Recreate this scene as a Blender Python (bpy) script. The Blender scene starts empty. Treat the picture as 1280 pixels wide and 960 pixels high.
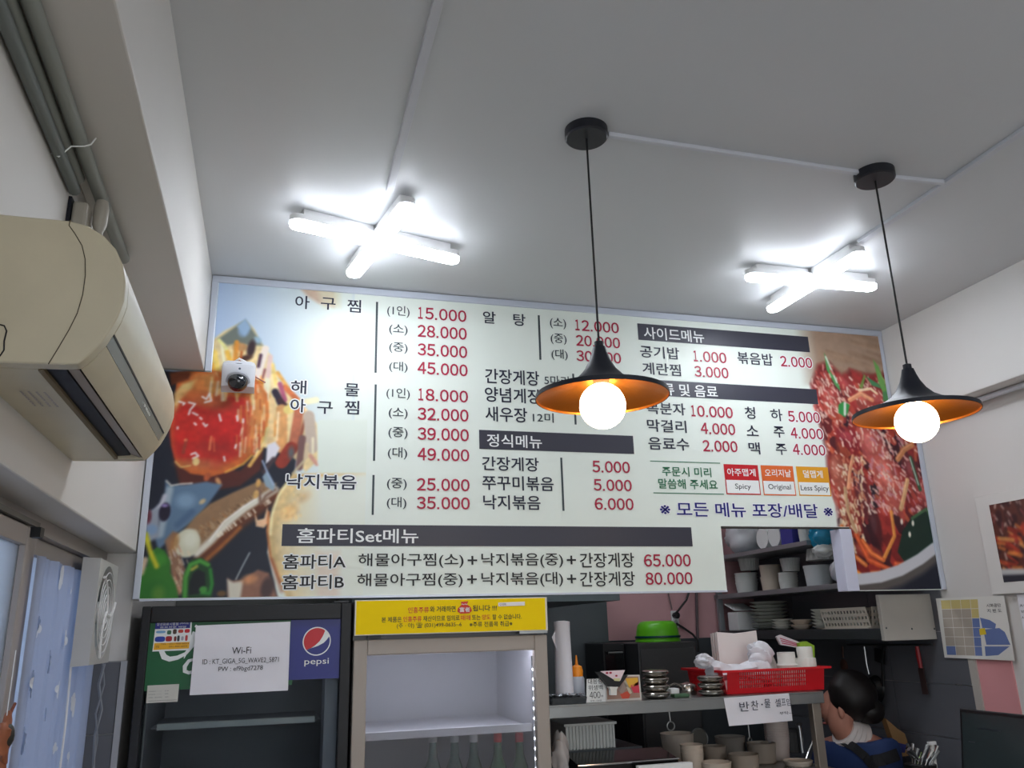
import bpy, bmesh, math, random
import numpy as np
from mathutils import Vector, Matrix
random.seed(7); rng = np.random.default_rng(7)
SC = bpy.context.scene
COL = SC.collection
H = 1.55                                    # eye height; z below is given relative to it by R()
PI = math.pi
def R(z): return z + H

# ---------------------------------------------------------------- camera
yaw, pit, rol, F = 0.28303415, 0.29093843, -0.02780376, 1032.52
f_ = Vector((math.sin(yaw)*math.cos(pit), math.cos(yaw)*math.cos(pit), math.sin(pit)))
r0 = Vector((math.cos(yaw), -math.sin(yaw), 0)); u0 = r0.cross(f_)
r_ = r0*math.cos(rol) + u0*math.sin(rol); u_ = -r0*math.sin(rol) + u0*math.cos(rol)
cd = bpy.data.cameras.new('camera'); cam = bpy.data.objects.new('camera', cd); COL.objects.link(cam)
cd.sensor_width = 36; cd.lens = F*36/1280; cd.clip_start = .02; cd.clip_end = 60
m = Matrix((r_, u_, -f_)).transposed().to_4x4(); m.translation = (0, 0, H)
cam.matrix_world = m
SC.camera = cam

# ---------------------------------------------------------------- world, exposure
w = bpy.data.worlds.new('world'); SC.world = w; w.use_nodes = True
nt = w.node_tree; bg = nt.nodes['Background']
bg.inputs['Color'].default_value = (.7, .79, 1, 1); bg.inputs['Strength'].default_value = .9
SC.view_settings.view_transform = 'Standard'; SC.view_settings.look = 'None'
SC.view_settings.exposure = 1.15; SC.view_settings.gamma = 1; SC.view_settings.use_curve_mapping = False
TUBE = 14.0        # emission of the white tubes
al = bpy.data.lights.new('rear_fill_light', 'AREA'); al.shape = 'RECTANGLE'; al.size = 2.5; al.size_y = 1.7; al.energy = 16; al.color = (.94, .97, 1)
ao = bpy.data.objects.new('rear_fill_light', al); COL.objects.link(ao); ao.location = (1.15, -3.12, 1.65); ao.rotation_euler = (math.pi/2, 0, 0)   # added fill light from behind the camera, before an assumed front glazing
BULB = 8.0       # emission of the globe bulbs
LEDC = 6.0

# ---------------------------------------------------------------- pixel -> point
def ray(x, y): return f_ + r_*((x-640)/F) - u_*((y-480)/F)
def at(x, y, Y):                              # point on the plane y = Y
    d = ray(x, y); return d*(Y/d.y) + Vector((0, 0, H))
def atx(x, y, X): d = ray(x, y); return d*(X/d.x) + Vector((0, 0, H))
def atz(x, y, z): d = ray(x, y); return d*(z/d.z) + Vector((0, 0, H))   # z relative to the eye
def sz(n, p):                                 # n pixels at point p in metres
    return n*((Vector(p)-Vector((0, 0, H))).dot(f_))/F

# ---------------------------------------------------------------- materials
def lin(c):
    return tuple(((v/255)/12.92 if v/255 <= .04045 else (((v/255)+.055)/1.055)**2.4) for v in c)
MATS = {}
def mat(name, rgb, rough=.5, metal=0, emit=0, noise=0, nscale=12, bump=0, bscale=60, trans=0, alpha=1, ior=1.45, spec=.5, coat=0, stretch=None):
    if name in MATS: return MATS[name]
    M = bpy.data.materials.new(name); M.use_nodes = True; n = M.node_tree.nodes; L = M.node_tree.links
    b = n['Principled BSDF']; c = lin(rgb)
    b.inputs['Base Color'].default_value = (*c, 1); b.inputs['Roughness'].default_value = rough
    b.inputs['Metallic'].default_value = metal; b.inputs['IOR'].default_value = ior
    b.inputs['Specular IOR Level'].default_value = spec; b.inputs['Coat Weight'].default_value = coat
    b.inputs['Transmission Weight'].default_value = trans; b.inputs['Alpha'].default_value = alpha
    if emit:
        b.inputs['Emission Color'].default_value = (*c, 1); b.inputs['Emission Strength'].default_value = emit
    if noise or bump:
        tc = n.new('ShaderNodeTexCoord'); mp = n.new('ShaderNodeMapping'); L.new(tc.outputs['Object'], mp.inputs[0])
        if stretch: mp.inputs['Scale'].default_value = stretch
    if noise:
        t = n.new('ShaderNodeTexNoise'); t.inputs['Scale'].default_value = nscale; t.inputs['Detail'].default_value = 5
        L.new(mp.outputs[0], t.inputs['Vector'])
        mx = n.new('ShaderNodeMix'); mx.data_type = 'RGBA'; L.new(t.outputs['Fac'], mx.inputs[0])
        mx.inputs[6].default_value = (*[v*(1-noise) for v in c], 1); mx.inputs[7].default_value = (*[min(1, v*(1+noise)) for v in c], 1)
        L.new(mx.outputs[2], b.inputs['Base Color'])
    if bump:
        t2 = n.new('ShaderNodeTexNoise'); t2.inputs['Scale'].default_value = bscale; t2.inputs['Detail'].default_value = 4
        L.new(mp.outputs[0], t2.inputs['Vector'])
        bp = n.new('ShaderNodeBump'); bp.inputs['Strength'].default_value = bump; bp.inputs['Distance'].default_value = .004
        L.new(t2.outputs['Fac'], bp.inputs['Height']); L.new(bp.outputs[0], b.inputs['Normal'])
    MATS[name] = M; return M
def vcol_mat(name, rough=.4, spec=.4):
    M = bpy.data.materials.new(name); M.use_nodes = True; n = M.node_tree.nodes; L = M.node_tree.links
    b = n['Principled BSDF']; a = n.new('ShaderNodeVertexColor'); a.layer_name = 'print'
    L.new(a.outputs[0], b.inputs['Base Color']); b.inputs['Roughness'].default_value = rough
    b.inputs['Specular IOR Level'].default_value = spec
    return M
WALL = mat('wall_paint', (213, 210, 206), .62, noise=.03, nscale=3, bump=.25, bscale=9)
CEIL = mat('ceiling_paint', (206, 208, 210), .42, noise=.025, nscale=2, bump=.35, bscale=7)
SOFF = WALL
PINK = mat('pink_wall', (200, 155, 158), .5, noise=.04)
FLOORM = mat('floor_tile', (186, 180, 168), .4, noise=.1)
WHITEP = mat('white_plastic', (226, 226, 226), .35)
CONDUIT = mat('conduit_white', (205, 207, 214), .4)
ALU = mat('aluminium', (200, 206, 218), .35, metal=.3)
BLACK = mat('black_metal', (26, 28, 36), .42)
BLACKM = mat('black_plastic', (22, 23, 26), .4)
GOLD = mat('gold_inside', (206, 124, 46), .3, metal=.9, bump=.1, bscale=120)
STEEL = mat('stainless', (150, 152, 152), .3, metal=.95, noise=.08, nscale=14, bump=.06, bscale=40)
DSTEEL = mat('dark_steel', (84, 90, 94), .38, metal=.7, noise=.1, nscale=5)
CREAM = mat('aged_cream_plastic', (198, 188, 162), .32, noise=.13, nscale=9, spec=.6)
CREAM2 = mat('aged_cream_vane', (150, 135, 122), .4)
DARK = mat('dark_fill', (14, 18, 30), .5)
TILE = mat('charcoal_tile', (98, 100, 106), .3, noise=.08, nscale=4)
GROUT = mat('grout', (150, 150, 150), .8)
WINF = mat('window_vinyl', (158, 150, 146), .45)
PAPER = mat('paper', (232, 230, 236), .7, noise=.02, bump=.35, bscale=14)
INK = mat('ink_dark', (30, 34, 56), .5)
INKB = mat('ink_black', (28, 28, 32), .5)
RED = mat('ink_crimson', (172, 22, 62), .45)
REDP = mat('red_plastic', (205, 20, 32), .32)
HALO = mat('ink_white', (238, 240, 238), .5)
GREENP = mat('green_plastic', (92, 178, 28), .35)
BEIGEW = mat('melamine_cream', (206, 192, 176), .38, noise=.03)
MELW = mat('melamine_white', (222, 222, 214), .35, noise=.02)

# ---------------------------------------------------------------- mesh builder
class MB:
    def __init__(s): s.v = []; s.f = []
    def add(s, vs, fs):
        k = len(s.v); s.v += [tuple(v) for v in vs]; s.f += [tuple(i+k for i in f) for f in fs]; return s
    def box(s, x0, x1, y0, y1, z0, z1):
        vs = [(x, y, z) for x in (x0, x1) for y in (y0, y1) for z in (z0, z1)]
        return s.add(vs, [(0,1,3,2),(4,6,7,5),(0,4,5,1),(2,3,7,6),(0,2,6,4),(1,5,7,3)])
    def obox(s, c, ax, ay, az):                 # centre + half axes
        c = Vector(c); ax, ay, az = Vector(ax), Vector(ay), Vector(az)
        vs = [c+i*ax+j*ay+k*az for i in (-1, 1) for j in (-1, 1) for k in (-1, 1)]
        return s.add(vs, [(0,1,3,2),(4,6,7,5),(0,4,5,1),(2,3,7,6),(0,2,6,4),(1,5,7,3)])
    def lathe(s, prof, c, n=24, axis=None, closed=False, sx=1, sy=1, wob=None):
        c = Vector(c); vs = []; fs = []
        if axis is None: X, Y_, Z = Vector((1,0,0)), Vector((0,1,0)), Vector((0,0,1))
        else:
            Z = Vector(axis).normalized(); X = Z.orthogonal().normalized(); Y_ = Z.cross(X)
        for (r, h) in prof:
            for i in range(n):
                a = 2*PI*i/n; q = r*(wob(i) if wob else 1)
                vs.append(c + X*(q*math.cos(a)*sx) + Y_*(q*math.sin(a)*sy) + Z*h)
        for j in range(len(prof)-1 + (1 if closed else 0)):
            j2 = (j+1) % len(prof)
            for i in range(n):
                i2 = (i+1) % n
                fs.append((j*n+i, j*n+i2, j2*n+i2, j2*n+i))
        if not closed:
            if prof[0][0] > 1e-5: fs.append(tuple(reversed(range(n))))
            if prof[-1][0] > 1e-5: fs.append(tuple(range((len(prof)-1)*n, len(prof)*n)))
        return s.add(vs, fs)
    def tube(s, pts, r, n=8):
        pts = [Vector(p) for p in pts]; vs = []; fs = []
        X = None
        for i, p in enumerate(pts):
            d = (pts[min(i+1, len(pts)-1)] - pts[max(i-1, 0)]).normalized()
            X = d.orthogonal().normalized() if X is None else (X - d*X.dot(d)).normalized()
            Yv = d.cross(X); rr = r[i] if isinstance(r, (list, tuple)) else r
            for k in range(n):
                a = 2*PI*k/n; vs.append(p + (X*math.cos(a) + Yv*math.sin(a))*rr)
        for i in range(len(pts)-1):
            for k in range(n): fs.append((i*n+k, i*n+(k+1)%n, (i+1)*n+(k+1)%n, (i+1)*n+k))
        fs.append(tuple(reversed(range(n)))); fs.append(tuple(range((len(pts)-1)*n, len(pts)*n)))
        return s.add(vs, fs)
    def prism(s, poly, d):                      # 3-D polygon, extruded by vector d
        d = Vector(d); n = len(poly); p = [Vector(q) for q in poly]
        return s.add(p + [q+d for q in p], [tuple(range(n)), tuple(reversed(range(n, 2*n)))] + [(i, i+n, (i+1)%n+n, (i+1)%n) for i in range(n)])
    def sphere(s, c, rx, ry, rz, n=20, mn=10, fn=None):
        c = Vector(c); vs = []; fs = []
        for j in range(1, mn):
            t = PI*j/mn
            for i in range(n):
                a = 2*PI*i/n; d = Vector((math.sin(t)*math.cos(a), math.sin(t)*math.sin(a), math.cos(t)))
                k = fn(d) if fn else 1
                vs.append(c + Vector((d.x*rx*k, d.y*ry*k, d.z*rz*k)))
        a0 = len(vs); vs.append(c+Vector((0,0,rz))); vs.append(c-Vector((0,0,rz)))
        for j in range(mn-2):
            for i in range(n): fs.append((j*n+i, (j+1)*n+i, (j+1)*n+(i+1)%n, j*n+(i+1)%n))
        for i in range(n):
            fs.append((a0, i, (i+1)%n)); fs.append((a0+1, (mn-2)*n+(i+1)%n, (mn-2)*n+i))
        return s.add(vs, fs)
    def build(s, name, material, parent=None, smooth=False, bevel=0, **kw):
        me = bpy.data.meshes.new(name); me.from_pydata(s.v, [], s.f); me.materials.append(material)
        bm = bmesh.new(); bm.from_mesh(me); bmesh.ops.recalc_face_normals(bm, faces=bm.faces); bm.to_mesh(me); bm.free()
        return link(name, me, parent, smooth, bevel, **kw)
def link(name, me, parent=None, smooth=False, bevel=0, **kw):
    o = bpy.data.objects.new(name, me); COL.objects.link(o)
    if smooth:
        me.polygons.foreach_set('use_smooth', [True]*len(me.polygons))
        try: me.set_sharp_from_angle(angle=math.radians(40))
        except Exception: pass
    if bevel:
        b = o.modifiers.new('bevel', 'BEVEL'); b.width = bevel; b.segments = 2; b.limit_method = 'ANGLE'
    if parent is not None:
        o.parent = parent; o.matrix_parent_inverse = Matrix.Translation(-parent.location) if parent.type == 'EMPTY' else Matrix.Identity(4)
        if parent.type != 'EMPTY':
            o.matrix_parent_inverse = Matrix.Identity(4)
    for k, v in kw.items(): o[k] = v
    return o
def thing(name, label, cat, loc, group=None):
    o = bpy.data.objects.new(name, None); COL.objects.link(o); o.location = loc; o.empty_display_size = .05
    o['label'] = label; o['category'] = cat
    if group: o['group'] = group
    return o
def tag(o, label, cat, group=None):
    o['label'] = label; o['category'] = cat
    if group: o['group'] = group
    return o
def struct(o): o['kind'] = 'structure'; return o
def kids(o): return [c for c in COL.objects if c.parent == o]
def copy_tree(o, label, delta):
    c = o.copy(); COL.objects.link(c); c.location = o.location + Vector(delta); c['label'] = label
    for ch in kids(o):
        d = ch.copy(); COL.objects.link(d); d.parent = c; d.matrix_parent_inverse = ch.matrix_parent_inverse.copy()
        for g in kids(ch):
            e = g.copy(); COL.objects.link(e); e.parent = d; e.matrix_parent_inverse = g.matrix_parent_inverse.copy()
    return c
B = MB

# ---------------------------------------------------------------- lettering
GC = {}
def glyphs(s, bold):
    k = (s, bold)
    if k in GC: return GC[k]
    cu = bpy.data.curves.new('t', 'FONT'); cu.body = s; cu.size = 1; cu.offset = bold; cu.resolution_u = 3
    ob = bpy.data.objects.new('t', cu)
    me = bpy.data.meshes.new_from_object(ob)
    v = np.zeros(len(me.vertices)*3); me.vertices.foreach_get('co', v); v = v.reshape(-1, 3)
    fs = [tuple(p.vertices) for p in me.polygons]
    bpy.data.objects.remove(ob); bpy.data.meshes.remove(me); bpy.data.curves.remove(cu)
    GC[k] = (v, fs); return GC[k]
def num_run(s, bold):
    k = ('#'+s, bold)
    if k in GC: return GC[k]
    V = []; Fc = []; x = 0; off = 0
    for ch in s:
        if ch == '.':
            v = np.array([(x+.06, 0, 0), (x+.185, 0, 0), (x+.185, .125, 0), (x+.06, .125, 0)]); f = [(0, 1, 2, 3)]; adv = .27
        else:
            g, f = glyphs(chr(0xFF10+int(ch)), .018 if bold >= .008 else bold); g = g.copy(); lo = g.min(0); hi = g.max(0)
            tw = .29 if ch == '1' else .525
            g[:, 0] = (g[:, 0]-lo[0])*(tw/(hi[0]-lo[0]))+x+(.08 if ch == '1' else .04); g[:, 1] = (g[:, 1]-lo[1])*(.76/(hi[1]-lo[1])); v = g; adv = .47 if ch == '1' else .585
        V.append(v); Fc += [tuple(i+off for i in q) for q in f]; off += len(v); x += adv
    GC[k] = (np.concatenate(V), Fc); return GC[k]
def put_text(mb, s, P0, ux, uz, W, Hh, bold=.012, ext=0):
    """fit the ink of s into the box that starts at P0 (lower left), width W along ux, height Hh along uz"""
    if all(c in '0123456789.' for c in s): v, fs = num_run(s, bold)
    else: v, fs = glyphs(s, bold)
    lo = v.min(0); hi = v.max(0)
    ux = Vector(ux); uz = Vector(uz); P0 = Vector(P0)
    sx = W/(hi[0]-lo[0]); sy = Hh/(hi[1]-lo[1])
    mb.add([P0 + ux*((a[0]-lo[0])*sx) + uz*((a[1]-lo[1])*sy) for a in v], fs)
class Lines:                                  # every written line becomes a part of its own
    def __init__(s): s.parts = []
    def add(s, vs, fs):
        m_ = MB(); m_.add(vs, fs); s.parts.append(m_); return s
    def build(s, name, material, parent=None, **kw):
        for m_ in s.parts:
            me = bpy.data.meshes.new(name); me.from_pydata(m_.v, [], m_.f); me.materials.append(material); link(name, me, parent)
def T(mb, s, xl, yl, xr, yr, h, Y, bold=.014, ext=0):
    a = at(xl, yl, Y); b = at(xr, yr, Y); xm = (xl+xr)/2; ym = (yl+yr)/2
    hh = at(xm, ym-h/2, Y).z - at(xm, ym+h/2, Y).z
    zc = (a.z+b.z)/2
    if bold < .04:
        put_text(mb, s, (a.x, Y, zc-hh/2), (1, 0, 0), (0, 0, 1), b.x-a.x, hh, min(bold, .011)); return
    o_ = MB(); g = .0042                          # white outline: shifted copies a hair apart
    for k in range(8):
        t = 2*PI*k/8
        put_text(o_, s, (a.x+g*math.cos(t), Y+.00002*k, zc-hh/2+g*math.sin(t)), (1, 0, 0), (0, 0, 1), b.x-a.x, hh, .008)
    mb.add(o_.v, o_.f)

# ================================================================ THE ROOM
XL, XR, ZC = -.42, 2.69, R(1.25)
YB, YF = 4.35, -3.2
struct(B().box(-1.2, 3.2, YF-.1, YB+.1, -.1, 0).build('floor', FLOORM))
struct(B().box(-1.2, 3.2, YF-.1, YB+.1, ZC, ZC+.1).build('ceiling', CEIL))
# left wall with its window recess
WZ = R(.275); WY0, WY1 = -1.2, 2.93; WB = .95
mb = B().box(-.66, XL, YF, YB, WZ, ZC)
mb.box(-.66, XL, YF, YB, 0, WB); mb.box(-.66, XL, YF, WY0, WB, WZ); mb.box(-.66, XL, WY1, YB, WB, WZ)
struct(mb.build('wall_left', WALL, bevel=.004))
struct(B().box(XR, XR+.2, YF, YB, 0, ZC).build('wall_right', WALL))
mb = B().box(-.66, -.15, YF-.1, YF, 0, ZC); mb.box(2.45, XR+.2, YF-.1, YF, 0, ZC); mb.box(-.15, 2.45, YF-.1, YF, 0, .75); mb.box(-.15, 2.45, YF-.1, YF, 2.55, ZC)
struct(mb.build('wall_front', WALL))
struct(B().box(-.15, 2.45, YF-.06, YF-.05, .75, 2.55).build('window_2', mat('shop_glass', (200, 210, 220), .3)))  # unseen front glazing, put in along with the rear fill light
struct(B().box(-.66, XR+.2, YB, YB+.1, 0, ZC).build('wall_back', PINK))
# beams under the ceiling along both side walls
struct(B().box(XL, -.262, YF, 2.93, R(.892), ZC).build('trim_1', WALL, bevel=.004))
struct(B().box(2.575, XR, YF, 2.9, R(.84), ZC).build('trim_2', WALL, bevel=.004))
# fascia and tiles of the recess
struct(B().box(-.56, -.508, WY0, WY1, R(.247), WZ).build('trim_3', WINF))
tl = thing('reveal_tiling', 'charcoal wall tiles with pale grout below the exhaust fan by the window', 'tiling', (-.46, 2.92, WB))
B().box(-.56, XL, 2.918, 2.93, WB, R(-.055)).build('grout', GROUT, tl)
for zz in ((R(-.262), R(-.058)), (R(-.47), R(-.266)), (WB, R(-.474))):
    B().box(-.555, -.434, 2.912, 2.92, zz[0], zz[1]).build('tile', TILE, tl, bevel=.001)
B().box(-.432, -.414, 2.908, 2.935, WB, R(-.055)).build('corner_trim', mat('trim_grey', (170, 172, 178), .5), tl)

# ---------------------------------------------------------------- window
win = bpy.data.objects.new('window_1', None); COL.objects.link(win); win.location = (-.55, .9, WB); win['kind'] = 'structure'
GLASS = mat('frosted_glass', (200, 212, 225), .35, trans=.75, ior=1.3, noise=.02)
zt = R(.245)
fr = B().box(-.56, -.50, WY0, WY1, R(.235), R(.247)); fr.box(-.56, -.5, WY0, WY1, WB, WB+.05)
fr.build('window_frame', WINF, win)
def sash(x, y0, y1, st, stw2=None):
    mb = B().box(x-.03, x, y0, y0+st, WB+.05, R(.233)); mb.box(x-.03, x, y1-(stw2 or st), y1, WB+.05, R(.233))
    mb.box(x-.03, x, y0+st, y1-(stw2 or st), R(.195), R(.233)); mb.box(x-.03, x, y0+st, y1-(stw2 or st), WB+.05, WB+.11)
    o = mb.build('sash', WINF, win, bevel=.002)
    g = B().box(x-.018, x-.012, y0+st, y1-(stw2 or st), WB+.11, R(.195)).build('pane', GLASS, win)
    return o
sash(-.485, 1.0, 1.93, .05, .02)
sash(-.52, 1.955, 2.92, .17, .06)
sash(-.485, -.1, .98, .05)
sash(-.52, -1.15, -.12, .05)
B().box(-.49, -.478, WY0, 1.97, R(.236), R(.2465)).build('track', mat('track_grey', (90, 90, 88), .4, metal=.5), win)
B().box(-.49, -.47, 1.945, 1.975, R(.215), R(.236)).build('rail_stop', BLACKM, win)
# curtain
cur = thing('curtain', 'pale blue sheer curtain with white flowers hanging over the window', 'curtain', (-.5, 2.4, WB))
CURT = mat('sheer_cloth', (178, 183, 198), .8, noise=.05, nscale=5)
n_ = CURT.node_tree; bs = n_.nodes['Principled BSDF']; out = n_.nodes['Material Output']
tr = n_.nodes.new('ShaderNodeBsdfTranslucent'); tr.inputs[0].default_value = (.5, .55, .68, 1)
ms = n_.nodes.new('ShaderNodeMixShader'); ms.inputs[0].default_value = .5
n_.links.new(bs.outputs[0], ms.inputs[1]); n_.links.new(tr.outputs[0], ms.inputs[2]); n_.links.new(ms.outputs[0], out.inputs[0])
def cx_(y): return -.507 + .005*math.sin(y*42) + .004*math.sin(y*97+1)
vs = []; fs = []; ys = [2.10+i*.012 for i in range(65)]
for y in ys:
    vs += [(cx_(y), y, R(.192)), (cx_(y)-.0, y, WB+.06)]
for i in range(len(ys)-1): fs.append((2*i, 2*i+1, 2*i+3, 2*i+2))
B().add(vs, fs).build('cloth', CURT, cur, smooth=True)
FLW = mat('flower_white', (214, 218, 226), .8)
def flower(y, z, r, m=FLW):
    mb = B(); vs = []; n = 40
    for i in range(n):
        a = 2*PI*i/n; q = r*(.55+.45*abs(math.cos(2*a+.4)))
        yy = y+q*math.cos(a)*.9; vs.append((cx_(yy)+.0065, yy, z+q*math.sin(a)))
    vs.append((cx_(y)+.0068, y, z)); mb.add(vs, [(i, (i+1) % n, n) for i in range(n)])
    mb.build('flower_print', m, cur)
for (px, py, s) in ((80, 722, .03), (90, 738, .018), (83, 800, .026), (64, 827, .028), (54, 785, .022), (34, 925, .03), (41, 855, .03), (73, 862, .022), (96, 885, .024), (90, 945, .024), (62, 893, .016), (53, 778, .015), (75, 935, .014), (96, 875, .02)):
    p = atx(px, py, -.495); flower(p.y, p.z, s, FLW)

# ---------------------------------------------------------------- exhaust fan
fan = thing('exhaust_fan', 'white square exhaust fan with round guard mounted at the window end', 'fan', (-.475, 2.68, R(-.055)))
mb = B(); 
ring = 40; cy_, cz_ = 2.665, R(.083)
vs = []; fs = []
for i in range(ring):
    a = 2*PI*i/ring; c, s = math.cos(a), math.sin(a); k = min(1/max(abs(c), 1e-6), 1/max(abs(s), 1e-6))
    vs.append((-.452, cy_+.128*c, cz_+.128*s)); vs.append((-.452, cy_+.145*c*k, cz_+.139*s*k))
    vs.append((-.4955, cy_+.15*c*k, cz_+.142*s*k)); vs.append((-.49, cy_+.125*c, cz_+.125*s))
for i in range(ring):
    j = (i+1) % ring
    for k in range(3): fs.append((4*i+k, 4*i+k+1, 4*j+k+1, 4*j+k))
    fs.append((4*i+3, 4*i, 4*j, 4*j+3))
B().add(vs, fs).build('housing', mat('fan_plastic', (186, 185, 182), .45), fan, smooth=False)
B().box(-.4955, -.490, 2.52, 2.81, R(-.055), R(.222)).build('back_plate', mat('fan_dark', (96, 104, 110), .5), fan)
for k in range(5):
    a = 2*PI*k/5+.3; d = Vector((0, math.cos(a), math.sin(a))); t = Vector((.25, -math.sin(a)*.9, math.cos(a)*.9)).normalized()
    B().obox(Vector((-.478, cy_, cz_))+d*.07, d*.045, t*.03, d.cross(t)*.0012).build('blade', mat('fan_blade', (150, 160, 165), .4), fan)
B().lathe([(0, 0), (.03, 0), (.03, .02), (0, .024)], (-.486, cy_, cz_), 16, (1, 0, 0)).build('hub', WHITEP, fan, smooth=True)
mb = B()
for rr in (.03, .05, .07, .09, .11): mb.tube([(-.449, cy_+rr*math.cos(a), cz_+rr*math.sin(a)) for a in [2*PI*i/28 for i in range(29)]], .0016, 5)
for k in range(3):
    a0 = 2*PI*k/3+PI/2
    mb.tube([(-.4475, cy_+q*math.cos(a0+q*6), cz_+q*math.sin(a0+q*6)) for q in [i*.0142 for i in range(10)]], .004, 6)
mb.build('guard', WHITEP, fan, smooth=True)
mb = B().tube([(-.497, 2.53, R(-.04)), (-.49, 2.515, R(-.2)), (-.49, 2.505, R(-.45))], .003, 6); mb.build('pull_cord', WHITEP, fan)
wr = B()
wr.tube([(-.47, 2.86, R(-.06)), (-.478, 2.85, R(-.12)), (-.466, 2.87, R(-.19)), (-.475, 2.86, R(-.26)), (-.468, 2.87, R(-.4))], .0045, 6)
wr.tube([(-.474, 2.855, R(-.06)), (-.466, 2.868, R(-.12)), (-.478, 2.85, R(-.2)), (-.468, 2.865, R(-.27)), (-.474, 2.86, R(-.4))], .003, 6)
tag(wr.build('wire_bundle', mat('clear_wrap', (128, 132, 140), .3), smooth=True), 'twisted pale wires hanging on the wall under the exhaust fan', 'wire')

# hanging ornament bottom left
p = atx(8, 925, -.46)
orn = thing('hanging_ornament', 'brown and orange carved ornament hung at the left window edge', 'ornament', p)
OR = mat('carved_brown', (150, 88, 58), .5, noise=.3, nscale=40)
B().sphere(p+Vector((0, -.02, 0)), .012, .035, .045, 16, 8, lambda d: 1+.25*math.sin(7*d.z+3*d.y)).build('body', OR, orn, smooth=True)
B().sphere(p+Vector((.004, -.015, .008)), .012, .018, .022, 12, 8).build('dark_face', mat('dark_olive', (52, 50, 44), .5), orn, smooth=True)
B().tube([p+Vector((0, -.03, .02)), p+Vector((0, .0, .045)), p+Vector((0, .025, .062))], .003, 6).build('twig', mat('twig', (120, 60, 40), .6), orn)
B().tube([p+Vector((0, -.02, .04)), p+Vector((0, -.02, .16))], .001, 4).build('string', WHITEP, orn)
B().tube([p+Vector((0, -.02, -.03)), p+Vector((0, -.01, -.07)), p+Vector((.002, -.015, -.12))], [.009, .012, .005], 8).build('tail', OR, orn, smooth=True)

# ---------------------------------------------------------------- air conditioner
ac = thing('air_conditioner', 'yellowed wall air conditioner mounted above the window', 'air conditioner', (-.33, 1.56, R(.372)))
A0, A1 = 1.222, 1.912
prof = [(-.42, .594), (-.312, .594), (-.288, .589), (-.265, .575), (-.247, .556), (-.235, .532), (-.2285, .505), (-.2275, .475), (-.233, .45), (-.24, .432)]
lower = [(-.249, .412), (-.262, .393), (-.272, .381), (-.278, .3755)]
def ext(pts, y0, y1, depth=None): return pts
def shell(pts, y0, y1, name, m, close=True, bev=0):
    mb = B(); n = len(pts)
    vs = [(x, y0, R(z)) for x, z in pts] + [(x, y1, R(z)) for x, z in pts]
    fs = [(i, i+1, i+1+n, i+n) for i in range(n-1)]
    if close: fs += [tuple(range(n)), tuple(range(n, 2*n)), (n-1, 0, n, 2*n-1)]
    return mb.add(vs, fs).build(name, m, ac, smooth=True, bevel=bev)
full = prof + lower + [(-.296, .3735), (-.42, .3705)]
# end caps (solid slices) and the mid body whose outlet and display slot are cut in
shell(full, A0, A0+.028, 'end_cap', CREAM, bev=.0025)
shell(full, A1-.03, A1, 'end_cap', CREAM, bev=.0025)
mid = prof + [(-.252, .440), (-.258, .415), (-.249, .412)] + lower[1:] + [(-.286, .395), (-.30, .43), (-.326, .43), (-.330, .3725), (-.42, .3705)]
shell(mid, A0+.028, A1-.03, 'casing', CREAM)
shell([(-.2405, .4335), (-.2495, .414), (-.256, .416), (-.247, .438)], A0+.03, A1-.032, 'display_strip', mat('display_grey', (104, 108, 108), .25))
shell([(-.2385, .4365), (-.2412, .4295), (-.25, .432), (-.25, .438)], A0+.03, A1-.032, 'display_edge', DARK)
shell([(-.281, .3752), (-.301, .382), (-.303, .3855), (-.283, .379)], A0+.032, A1-.034, 'air_vane', CREAM2)
shell([(-.303, .3805), (-.328, .3785), (-.326, .42), (-.298, .42)], A0+.029, A1-.031, 'outlet_shade_plate', DARK)  # dark plate near the opening stands in for the shade inside
shell([(-.327, .3725), (-.333, .3705), (-.333, .376), (-.327, .378)], A0+.028, A1-.03, 'outlet_lip', mat('lip_brown', (120, 105, 80), .5))
seam = [(-.312, .5945), (-.3125, .586), (-.3035, .574), (-.292, .556), (-.2855, .535), (-.2825, .51), (-.2825, .48), (-.2865, .45), (-.294, .425), (-.304, .398), (-.311, .38), (-.314, .3725)]
B().tube([(x, A0-.0004, R(z)) for x, z in seam], .0007, 5).build('seam', mat('seam', (70, 60, 45), .6), ac)
mb = B()
mb.tube([(x, A0-.0004, R(z)) for x, z in [(-.386, .427), (-.375, .4245), (-.3712, .417), (-.3722, .402), (-.3708, .389), (-.375, .3795), (-.386, .3775)]], .0011, 5)
mb.build('clip_mark', INKB, ac)
mb = B()                                     # small marks and stain lettering of the display
for k in range(5): mb.box(-.2455-.001, -.2445, 1.60+k*.011, 1.604+k*.011, R(.4225), R(.4245))
put_text(mb, 'o  ooooo', (-.2425, 1.60, R(.421)), (0, 1, 0), (-.42, 0, -.9), .08, .004, 0)
mb.build('display_marks', HALO, ac)
mb = B()
for k in range(4): put_text(mb, 'wwwnwwmw wmwnw', (-.385+k*.011, 1.36, R(.3698)), (0, 1, 0), (.7, 0, 0), .09, .006, 0)
mb.build('rating_print', mat('faint_ink', (120, 110, 130), .6), ac)

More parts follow.
